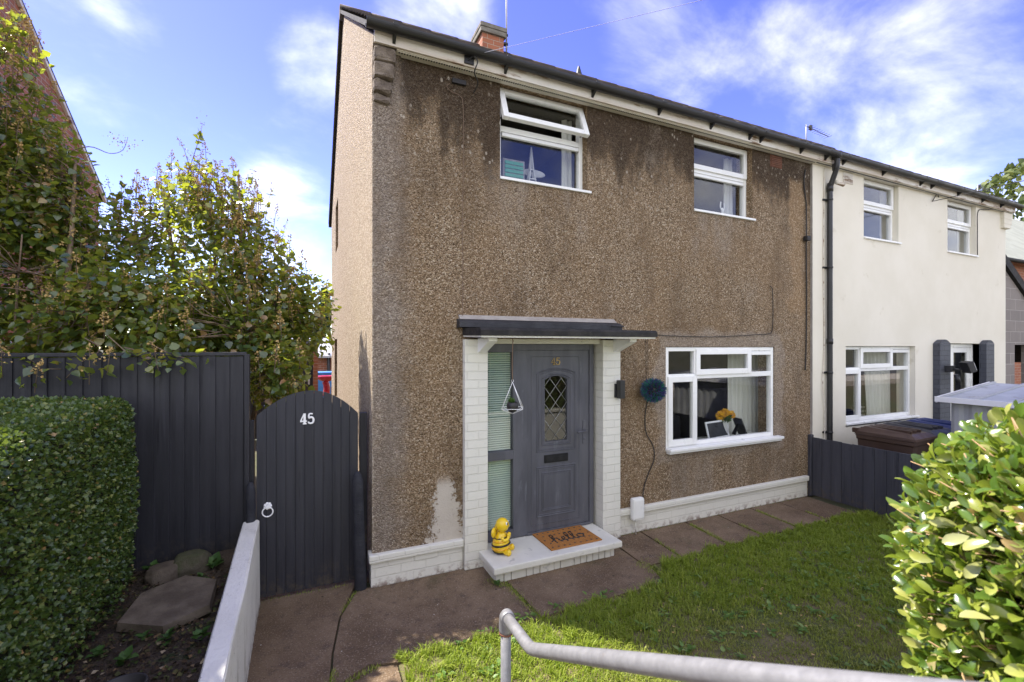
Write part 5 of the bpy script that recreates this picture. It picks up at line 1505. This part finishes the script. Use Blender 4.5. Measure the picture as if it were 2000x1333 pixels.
bx_ = MB(); bx_.bbox(.74, .88, -.03, .004, 4.71, 4.755, .004); tag(bx_.build('cable_clip_box', mat_cable), 'small black box under the soffit at the top of the brown cable', 'cable box')
A_ = Vector((9.43, -.05, 4.70)); B_ = Vector((9.7, -1.3, 4.76))
m = MB(); m.tube([A_, A_ + Vector((.16, -.0, .16)), A_ + Vector((.22, 0, .10))], .008, 5); m.tube([A_ + (B_ - A_) * t for t in np.linspace(0, 7, 24)], .006, 5)
tag(m.build('overhead_wire', mat_cable), 'dark overhead wire leaving the cream house below its gutter', 'wire')
cable('cable', 'thin black cable beside the right upstairs window of the cream house', [(11.9, -.10, 4.86), (11.4, -.06, 4.80), (11.12, -.035, 4.74), (11.09, -.035, 4.4), (11.09, -.035, 3.9)], .007, mat_cable)

# security camera
sc_ = thing('security_camera', 'small white security camera high on the cream wall by downpipe', 'camera', (6.60, -.03, 4.60))
m = MB(); m.tube([(0, .0, 0), (0, -.03, 0)], .03, 12); m.tube([(0, -.03, 0), (.03, -.08, -.02)], .012, 8); m.build('mount', mat_oldupvc, sc_)
m = MB(); m.tube([(-.02, -.07, .0), (.10, -.13, -.05)], .028, 12); m.build('camera_body', mat_oldupvc, sc_)
# floodlight
fl_ = thing('floodlight', 'black floodlight on a bracket at the grey brick door pier', 'floodlight', (9.70, -.13, 1.78))
m = MB(); m.bbox(-.06, .06, -.10, -.0, -.06, .05, .01); m.tube([(0, -.08, 0), (.05, -.18, -.02)], .02, 8); m.tube([(.04, -.12, -.1), (.06, -.14, -.25)], .035, 10); m.build('bracket', mat_black, fl_)
M = Matrix.Translation((.12, -.24, .03)) @ Matrix.Rotation(R(52), 4, 'Z') @ Matrix.Rotation(R(-18), 4, 'X')
bm = bmesh.new(); bmesh.ops.create_cube(bm, size=1); bmesh.ops.bevel(bm, geom=list(bm.edges), offset=.06, segments=1, affect='EDGES')
m = MB(); m.bm(bm, 0, M @ Matrix.Diagonal((.22, .10, .19, 1))); m.build('lamp_housing', mat_black, fl_)
bm = bmesh.new(); bmesh.ops.create_cube(bm, size=1); m = MB(); m.bm(bm, 0, M @ Matrix.Translation((0, -.054, 0)) @ Matrix.Diagonal((.18, .012, .14, 1))); m.build('lens', mat_upvc, fl_)

# ================================================================== things seen through the windows
vs = thing('flower_vase', 'pale vase of yellow flowers behind the big ground-floor window', 'vase', (4.72, .27, .93))
m = MB(); m.lathe([(0, 0), (.05, 0), (.065, .05), (.068, .14), (.06, .205), (.062, .215), (.05, .215), (.048, .18), (0, .16)], (0, 0, 0), 20); m.build('vase', mat_vase, vs)
n_ = 620; hc = np.array([(-.10, -.02, .29), (-.03, -.05, .33), (.04, -.02, .31), (.0, .04, .29), (.10, .0, .29), (.15, .0, .28), (-.05, .0, .26)])
k = RNG.integers(len(hc), size=n_); d = unit(RNG.normal(size=(n_, 3)))
leaves('flowers', hc[k] + d * .030, d + RNG.normal(size=(n_, 3)) * .3, RNG.normal(size=(n_, 3)), RNG.uniform(.022, .038, n_), LEAF_HEART, mat_petal, vs)
n_ = 40; a = RNG.uniform(0, 6.28, n_)
leaves('stems', np.stack([.03 * np.cos(a), .03 * np.sin(a), RNG.uniform(.20, .27, n_)], -1), np.stack([np.cos(a), np.sin(a), RNG.uniform(.0, .6, n_)], -1), RNG.normal(size=(n_, 3)), RNG.uniform(.05, .09, n_), LEAF_HEART, mat_weed, vs)
def photo_frame(name, label, loc, w, h, rz, mat_f, tilt):
    t = thing(name, label, 'picture frame', loc, rz)
    M = Matrix.Rotation(tilt, 4, 'X')
    m = MB(); ring(m, -w / 2, w / 2, 0, h, -.008, .008, .024, b=.002); m.v = [tuple(M @ Vector(p)) for p in m.v]; m.build('frame', mat_f, t)
    m = MB(); m.box(-w / 2 + .02, w / 2 - .02, -.003, .003, .02, h - .02); m.v = [tuple(M @ Vector(p)) for p in m.v]; m.build('backing', mat_black, t)
    m = MB(); m.prism([(-.03, h * .72), (.03, h * .72), (.04, 0), (-.04, 0)], 'y', 0, .006)
    M2 = Matrix.Translation((0, h * .72 * math.sin(-tilt) - .02, 0)) @ Matrix.Rotation(tilt * -.9, 4, 'X')
    m.v = [tuple(M @ Vector((0, -.01, h * .72)) + Matrix.Rotation(-tilt * 1.2, 4, 'X') @ (Vector((p[0], p[1], p[2] - h * .72)))) for p in m.v]; m.build('strut', mat_black, t)
photo_frame('picture_frame', 'white-edged picture frame turned to the room behind the big window', (4.52, .17, .93), .46, .235, R(8), mat_white, R(-14))
photo_frame('picture_frame', 'black picture frame seen edge-on beside the yellow flowers', (5.02, .20, .93), .20, .26, R(74), mat_black, R(-22))
m = MB(); m.bbox(3.45, 5.38, .085, .36, .895, .925, .004); m.build('window_board', mat_upvc, house)
curtain(3.5, 3.70, .6, 2.25, .40, mat_curtain, 'pale curtain at the left side of the big ground-floor window', folds=4, group=None)
curtain(4.98, 5.75, .6, 2.25, .42, mat_curtain, 'wide pale curtain at the right side of the big ground-floor window', folds=8, taper=0)
curtain(3.95, 4.75, .6, 2.25, 1.9, mat_greycurtain, 'grey curtain deep in the living room behind the big window', folds=6)
sb = thing('sofa', 'dark sofa back in the living room behind the window', 'sofa', (4.1, 1.2, .5))
m = MB(); m.bbox(-.8, .6, -.2, .3, 0, .62, .08); m.build('back', mat_pot, sb)
m = MB(); m.bbox(-.75, .55, -.4, -.21, .0, .3, .06); m.build('cushion', mat_pot, sb)
# upstairs window sill things
ob = thing('tower_ornament', 'slender pale lattice tower ornament behind the upper left window', 'ornament', (1.735, .26, 3.905))
m = MB()
for sx in (-1, 1):
    for sy in (-1, 1):
        m.tube(spline([(sx * .062, sy * .05, 0), (sx * .038, sy * .03, .10), (sx * .02, sy * .018, .21), (sx * .006, sy * .006, .40), (0, 0, .47)], 4), .0085, 6)
m.bbox(-.045, .045, -.04, .04, .10, .115, .003); m.bbox(-.026, .026, -.022, .022, .21, .223, .003)
m.build('lattice', mat_vase, ob)
o = thing('oval_plaque', 'pale oval plaque beside the tower in the upper left window', 'ornament', (1.80, .33, 4.12))
m = MB(); m.sphere((0, 0, 0), (.15, .012, .045), 20); m.tube([(0, .0, -.04), (0, .0, -.22)], .012, 8); m.build('plaque', mat_vase, o)
o = thing('storage_box', 'green ribbed box on the sill of the upper left window', 'box', (1.51, .28, 3.905))
m = MB()
for i in range(6): m.bbox(-.11, .11, -.06, .06, .045 * i, .045 * i + .036, .006)
m.build('ribs', noisy('green_plastic', (.07, .30, .20), (.09, .36, .25), 4, .4), o)
m = MB(); m.bbox(-.13, .13, -.05, .05, -.006, .285, .006); m.build('case', mat_greycurtain, o)
o = thing('figurine', 'small pale figurine in the upper right window of the brown house', 'ornament', (4.66, .24, 3.905))
m = MB(); m.lathe([(0, 0), (.03, 0), (.018, .03), (.014, .10), (.02, .13), (0, .17)], (0, 0, 0), 12); m.tube(spline([(-.01, 0, .12), (-.035, 0, .17), (-.028, 0, .24)], 4), .009, 6); m.tube(spline([(.01, 0, .12), (.035, 0, .16), (.03, 0, .23)], 4), .009, 6); m.build('figure', mat_white, o)
curtain(2.16, 2.30, 3.8, 4.8, .32, mat_curtain, 'pale curtain edge at the right of the upper left window', folds=2)
curtain(4.78, 4.95, 3.8, 4.8, .32, mat_net, 'pale curtain edge at the right of the upper right window', folds=2)
curtain(7.3, 8.1, 3.8, 4.72, .34, mat_net, 'white net curtain in the left upstairs window of the cream house', folds=12, amp=.02)
curtain(9.9, 10.6, 3.8, 4.72, .34, mat_net, 'white net curtain in the right upstairs window of the cream house', folds=11, amp=.02)
curtain(8.15, 8.95, .6, 2.2, .36, mat_curtain, 'pale curtain in the ground-floor window of the cream house', folds=7, taper=-.4)
chh = thing('chair', 'patterned dark chair back behind the ground-floor window of cream house', 'chair', (8.35, .48, .5))
m = MB(); m.bbox(-.26, .26, -.05, .05, .2, .66, .08)
m.build('backrest', mat_binblack, chh)
m = MB()
for i in range(7):
    for j in range(6):
        m.sphere((-.21 + i * .07 + (.035 if j % 2 else 0), -.052, .26 + j * .07), (.02, .006, .02), 6)
m.build('pattern', mat_vase, chh)

# ================================================================== bins and shed on the right
def wheelie(loc, rz, mat, label, mat_lid=None):
    t = thing('wheelie_bin', label, 'wheelie bin', loc, rz, 'wheelie bins in front of the cream house')
    m = MB()
    V = []
    for z_, w, d0, d1 in ((.06, .22, -.24, .24), (.30, .245, -.27, .27), (.88, .275, -.32, .30), (.90, .29, -.335, .31), (.95, .29, -.335, .31)):
        V += [(-w, d0, z_), (w, d0, z_), (w, d1, z_), (-w, d1, z_)]
    F = [(0, 3, 2, 1)] + [(4 * i + k, 4 * i + (k + 1) % 4, 4 * (i + 1) + (k + 1) % 4, 4 * (i + 1) + k) for i in range(4) for k in range(4)] + [(16, 17, 18, 19)]
    m.add(V, F); m.build('body', mat, t)
    m = MB()
    m.add([(-.30, -.36, .955), (.30, -.36, .955), (.30, .33, .955), (-.30, .33, .955), (-.295, -.355, .985), (.295, -.355, .985), (.295, .30, 1.0), (-.295, .30, 1.0), (-.22, -.28, 1.03), (.22, -.28, 1.03), (.22, .24, 1.065), (-.22, .24, 1.065)],
          [(0, 3, 2, 1), (0, 1, 5, 4), (1, 2, 6, 5), (2, 3, 7, 6), (3, 0, 4, 7), (4, 5, 9, 8), (5, 6, 10, 9), (6, 7, 11, 10), (7, 4, 8, 11), (8, 9, 10, 11)])
    for xx in (-.12, 0, .12): m.bbox(xx - .02, xx + .02, -.25, .2, 1.035, 1.068, .006)
    m.bbox(-.20, .20, .245, .30, 1.0, 1.045, .012)
    m.tube([(-.26, .36, 1.0), (.26, .36, 1.0)], .018, 8)
    for xx in (-.24, .24): m.bbox(xx - .025, xx + .025, .28, .375, .965, 1.03, .008)
    m.build('lid', mat_lid or mat, t)
    m = MB(); m.tube([(-.22, .34, .93), (.22, .34, .93)], .014, 8)
    for xx in (-.2, 0, .2): m.tube([(xx, .29, .92), (xx, .34, .93)], .012, 6)
    m.build('handle', mat, t)
    for s_ in (-1, 1):
        m = MB(); m.tube([(s_ * .24, .25, .10), (s_ * .285, .25, .10)], .10, 18); m.build('wheel', mat_rubber, t)
wheelie((6.72, -.77, 0), R(3), mat_binbrown, 'brown wheelie bin next to the low dark fence')
wheelie((7.34, -.74, 0), R(-2), mat_binblack, 'dark grey wheelie bin between the brown and blue bins')
wheelie((7.98, -.72, 0), R(2), mat_binblue, 'blue wheelie bin, half hidden by the grey metal shed')

sh = thing('shed', 'low grey corrugated metal shed with a sloping roof, on the far right', 'shed', (7.1, -1.22, 0))
m = MB()
def corr(mb, p0, p1, z0, z1fn, n_):
    V = []; F = []
    d = Vector(p1) - Vector(p0); nn = Vector((-d.y, d.x, 0)).normalized() * .012
    for i in range(n_ * 4 + 1):
        t = i / (n_ * 4); q = Vector(p0) + d * t + nn * (1 if (i // 2) % 2 else -1)
        V += [(q.x, q.y, z0), (q.x, q.y, z1fn(t))]
    for i in range(n_ * 4): F.append((2 * i, 2 * i + 2, 2 * i + 3, 2 * i + 1))
    mb.add(V, F)
corr(m, (0, -2.4), (0, 0), 0, lambda t: 1.49, 14) if False else None
corr(m, (.0, -2.4, 0), (.0, 0, 0), 0, lambda t: 1.485, 14)
corr(m, (.0, 0, 0), (1.25, 0, 0), 0, lambda t: 1.485 + .13 * t, 8)
corr(m, (1.25, 0, 0), (1.25, -2.4, 0), 0, lambda t: 1.61, 14)
corr(m, (1.25, -2.4, 0), (.0, -2.4, 0), 0, lambda t: 1.615 - .13 * t, 8)
m.build('wall', mat_shed, sh)
m = MB()
m.prism([(-.10, 1.475), (1.36, 1.625), (1.36, 1.64), (-.10, 1.49)], 'y', -2.5, .10)
m.build('roof', mat_shedroof, sh)
for yy in np.linspace(-2.45, .05, 9):
    m = MB(); m.prism([(-.105, 1.492), (1.36, 1.642), (1.36, 1.662), (-.105, 1.512)], 'y', yy - .02, yy + .02); m.build('roof_rib', mat_shed, sh)
m = MB(); m.bbox(-.115, -.10, -2.52, .12, 1.44, 1.51, .004); m.prism([(-.10, 1.43), (1.37, 1.58), (1.37, 1.655), (-.10, 1.505)], 'y', .102, .115); m.build('fascia', mat_white, sh)

# ================================================================== buildings and trees beyond
lh = thing('house', 'red brick house half hidden behind the lilac at the far left', 'house', (-4.2, 0, 0))
m = MB(); rot_ = .02
gp = [(0, 0), (0, 5.15), (3.55, 7.45), (7.12, 5.2), (7.12, 0)]
m.prism(gp, 'x', -6.5, -.0); m.build('wall', mat_rbrick, lh)
m = MB()
m.prism([(-.25, 5.05), (3.55, 7.52), (3.55, 7.60), (-.25, 5.14)], 'x', -6.6, .03); m.prism([(7.37, 5.10), (3.552, 7.52), (3.552, 7.60), (7.37, 5.19)], 'x', -6.6, .03)
m.build('roof', mat_tile, lh)
m = MB(); m.prism([(-.25, 4.99), (3.55, 7.45), (3.55, 7.515), (-.25, 5.045)], 'x', .002, .045); m.prism([(7.37, 5.02), (3.552, 7.45), (3.552, 7.515), (7.37, 5.095)], 'x', .002, .045); m.build('bargeboard', mat_oldupvc, lh)
m = MB(); m.tube([(-6.5, 7.42, 5.10), (.04, 7.42, 5.10)], .055, 10); m.build('gutter', mat_gutter, lh)

rh = thing('house', 'red brick house with a pale grey-green roof beyond the far right corner', 'house', (16, 2.2, 0))
m = MB(); m.prism([(0, 0), (0, 4.85), (3.6, 8.2), (7.2, 4.85), (7.2, 0)], 'x', 0, 24); m.build('wall', mat_obrick, rh)
m = MB(); m.prism([(-.25, 4.72), (3.6, 8.25), (3.6, 8.36), (-.25, 4.82)], 'x', -.1, 24.1); m.prism([(7.45, 4.72), (3.602, 8.25), (3.602, 8.36), (7.45, 4.82)], 'x', -.1, 24.1); m.build('roof', mat_paletile, rh)
m = MB(); m.tube([(-.1, -.28, 4.74), (24, -.28, 4.74)], .06, 8); m.build('gutter', mat_gutter, rh)

la = thing('outhouse', 'grey concrete block outhouse with a sloping black roof edge, right of the cream house', 'outhouse', (NE + .02, .06, 0))
m = MB()
m.prism([(0, 0), (.66, 0), (.66, 2.2), (1.6, 2.2), (1.6, 2.92), (0, 3.87)], 'y', 0, .2)
m.prism([(1.6, 0), (3.4, 0), (3.4, 1.84), (1.6, 2.92)], 'y', 0, .2); m.box(.5, 1.8, .5, .6, 0, 2.4)
m.build('wall', mat_block, la)
m = MB(); m.prism([(-.0, 3.88), (3.6, 1.73), (3.6, 1.93), (.05, 4.05), (.0, 4.05)], 'y', -.06, .35); m.prism([(.0, 3.9), (3.6, 1.76), (3.6, 1.84), (.0, 3.99)], 'y', .35, 4.0); m.build('roof', mat_felt, la)
m = MB(); m.tube([(.45, .25, 3.5), (.45, .25, 4.25)], .055, 10); m.build('flue', mat_mortar, la)

ou = thing('outbuilding', 'small brick outbuilding with a grey roof glimpsed beside the pale gable', 'outbuilding', (0, 15.2, 0))
m = MB(); m.box(-2.2, 2.2, 0, 3, 0, 1.75); m.build('wall', mat_rbrick, ou)
m = MB(); m.prism([(-.2, 1.72), (1.5, 2.45), (1.5, 2.52), (-.2, 1.80)], 'x', -2.4, 2.4); m.prism([(3.2, 1.72), (1.502, 2.45), (1.502, 2.52), (3.2, 1.80)], 'x', -2.4, 2.4); m.build('roof', mat_shedroof, ou)
m = MB(); m.tube([(.30, -.08, 0), (.30, -.08, 1.9)], .06, 8); m.build('downpipe', mat_black, ou)
gd = thing('side_door', 'tall black boarded door with a white lever handle, beyond the arched gate', 'door', (-.62, 7.85, 0))
m = MB()
for i in range(6): m.bbox(-.55 + i * .133, -.55 + i * .133 + .13, 0, .04, 0, 2.3, .004)
m.build('boards', mat_wood, gd)
m = MB(); m.bbox(.135, .175, -.02, 0, 1.24, 1.42, .004); m.tube([(.155, -.02, 1.34), (.155, -.06, 1.34), (.02, -.06, 1.34)], .014, 8); m.build('handle', mat_white, gd)
bp = MB(); bp.bbox(-.375, -.265, 7.68, 7.9, 0, 2.15, .006); tag(bp.build('brick_pier', mat_obrick), 'slim red brick pier next to the tall black boarded door', 'pier')
fsd = MB(); fsd.box(-4.2, -1.2, 7.9, 7.96, 0, 2.2); tag(fsd.build('rear_fence', mat_wood), 'dark rear fence behind the lilac, left of the boarded door', 'fence')
def scoop(name, loc, mat, label, s_=1.0):
    t = thing(name, label, 'playground toy', loc)
    m = MB(); m.tube(spline([(0, 0, 0), (.02, 0, .25), (-.02, 0, .42)], 4), [.09 * s_] * 9, 10); m.build('stand', mat, t)
    m = MB(); m.lathe([(.02, .40), (.14, .43), (.24, .50), (.27, .57), (.25, .57), (.12, .47), (0, .46)], (0, 0, 0), 20); m.build('basin', mat, t)
scoop('bird_bath', (-.02, 9.4, .78), mat_red, 'glossy red plastic basin on a stand beyond the side gate')
o = thing('plastic_box', 'bright blue plastic box beyond the side gate, behind the red basin', 'box', (-.1, 11.2, 0))
m = MB(); m.prism([(-.3, .9), (.3, .9), (.36, 1.32), (-.36, 1.32)], 'y', -.3, .3); m.box(-.28, .28, -.28, .28, 0, .9); m.build('tub', mat_sky, o)
m = MB(); m.bbox(-.39, .39, -.33, .33, 1.322, 1.37, .012); m.build('lid', mat_sky, o)

def far_tree(name, label, loc, hgt, crown_r, n_, mat, leaf, conic=0.0, seed=1, group=None, trunk_r=.18):
    t = thing(name, label, 'tree', loc, 0, group)
    m = MB(); pts_ = spline([(0, 0, 0), (.1, .05, hgt * .3), (-.05, .0, hgt * .6), (0, 0, hgt * .9)], 4)
    m.tube(pts_, [trunk_r * (1 - .8 * i / (len(pts_) - 1)) for i in range(len(pts_))], 8)
    for i in range(9):
        a_ = i * 2.4; z_ = hgt * (.3 + .06 * i)
        m.tube([(0, 0, z_), (crown_r * .4 * cos(a_), crown_r * .4 * sin(a_), z_ + hgt * .08), (crown_r * .75 * cos(a_), crown_r * .75 * sin(a_), z_ + hgt * .13)], [.06, .04, .015], 5)
    m.build('trunk', mat_bark, t)
    zz = RNG.random(n_)
    if conic: rr_ = crown_r * (1 - zz) ** .8 * (.85 + .15 * np.sin(zz * 60)) ; z_ = hgt * (.12 + .9 * zz)
    else: rr_ = crown_r * np.sqrt(np.clip(1 - (2 * zz - 1) ** 2, 0, 1)); z_ = hgt * (.28 + .74 * zz)
    a_ = RNG.uniform(0, 6.28, n_); q = RNG.random(n_) ** .35
    Pp = np.stack([rr_ * q * np.cos(a_), rr_ * q * np.sin(a_), z_], -1)
    k = noise3(Pp, 5.0 / crown_r, seed) ; keep = k > -.35 + .2 * RNG.normal(size=n_)
    Pp = Pp[keep] + noise3(Pp[keep], 3 / crown_r, seed + 3)[:, None] * .12 * crown_r
    n2 = len(Pp)
    leaves('crown', Pp, RNG.normal(size=(n2, 3)) + np.array([0, 0, -.4 if conic else 0]), RNG.normal(size=(n2, 3)) + np.array([0, 0, .6]), RNG.uniform(.6, 1.2, n2) * leaf, LEAF_HEART, mat, t)
for i, (x_, y_, h_) in enumerate(((.9, 40, 7.0), (-1.6, 44, 6.6), (-4.6, 41, 7.4), (-8.2, 46, 7.8), (-12.5, 43, 7.6), (3.6, 46, 7.5))):
    far_tree('conifer_tree', 'dark green conifer in the far row beyond the gardens', (x_, y_, 0), h_, 1.7, 2600, mat_far, .34, 1.0, 70 + i, 'conifers far beyond the gardens')
far_tree('broadleaf_tree', 'light green broadleaf tree behind the roofs at far right', (41.0, 8.2, 0), 13.6, 3.4, 2600, mat_pine, .40, 0, 90)

# TV aerials
def aerial(loc, hgt, label, rz=0, yagi=True):
    t = thing('tv_aerial', label, 'aerial', loc, rz)
    m = MB(); m.tube([(0, 0, 0), (0, 0, hgt)], .016, 6); m.build('mast', mat_wire, t)
    if yagi:
        m = MB(); m.tube([(-.05, 0, hgt - .03), (1.25, 0, hgt - .0)], .009, 5)
        for i in range(9): m.tube([(.15 + i * .13, -.10, hgt - .02), (.15 + i * .13, .10, hgt - .02)], .005, 4)
        m.bbox(.18, .28, -.03, .03, hgt - .07, hgt + .05, .01); m.build('boom', mat_black, t)
aerial((11.3, 3.35, 7.40), .52, 'thin yagi aerial on the ridge of the cream house', R(8))
aerial((21.0, 3.55, 6.0), 1.85, 'small yagi aerial above the gutter end at far right', R(5))
t = thing('tv_aerial', 'grey aerial pole clamped to the brick chimney', 'aerial', (2.73, 3.2, 7.42))
m = MB(); m.tube([(0, 0, 0), (0, 0, 1.5)], .019, 8); m.build('mast', mat_wire, t)
m = MB(); m.bbox(-.06, .02, -.03, .03, .12, .16, .004); m.bbox(-.06, .02, -.03, .03, .28, .32, .004); m.build('clamp', mat_black, t)
rv = thing('roof_vent', 'small dark pointed vent standing on the roof ridge', 'vent', (4.35, 3.35, 7.40))
m = MB(); m.lathe([(.07, 0), (.06, .12), (.02, .26), (0, .30)], (0, 0, 0), 12); m.build('cowl', mat_black, rv)
print('built', len(bpy.data.objects))
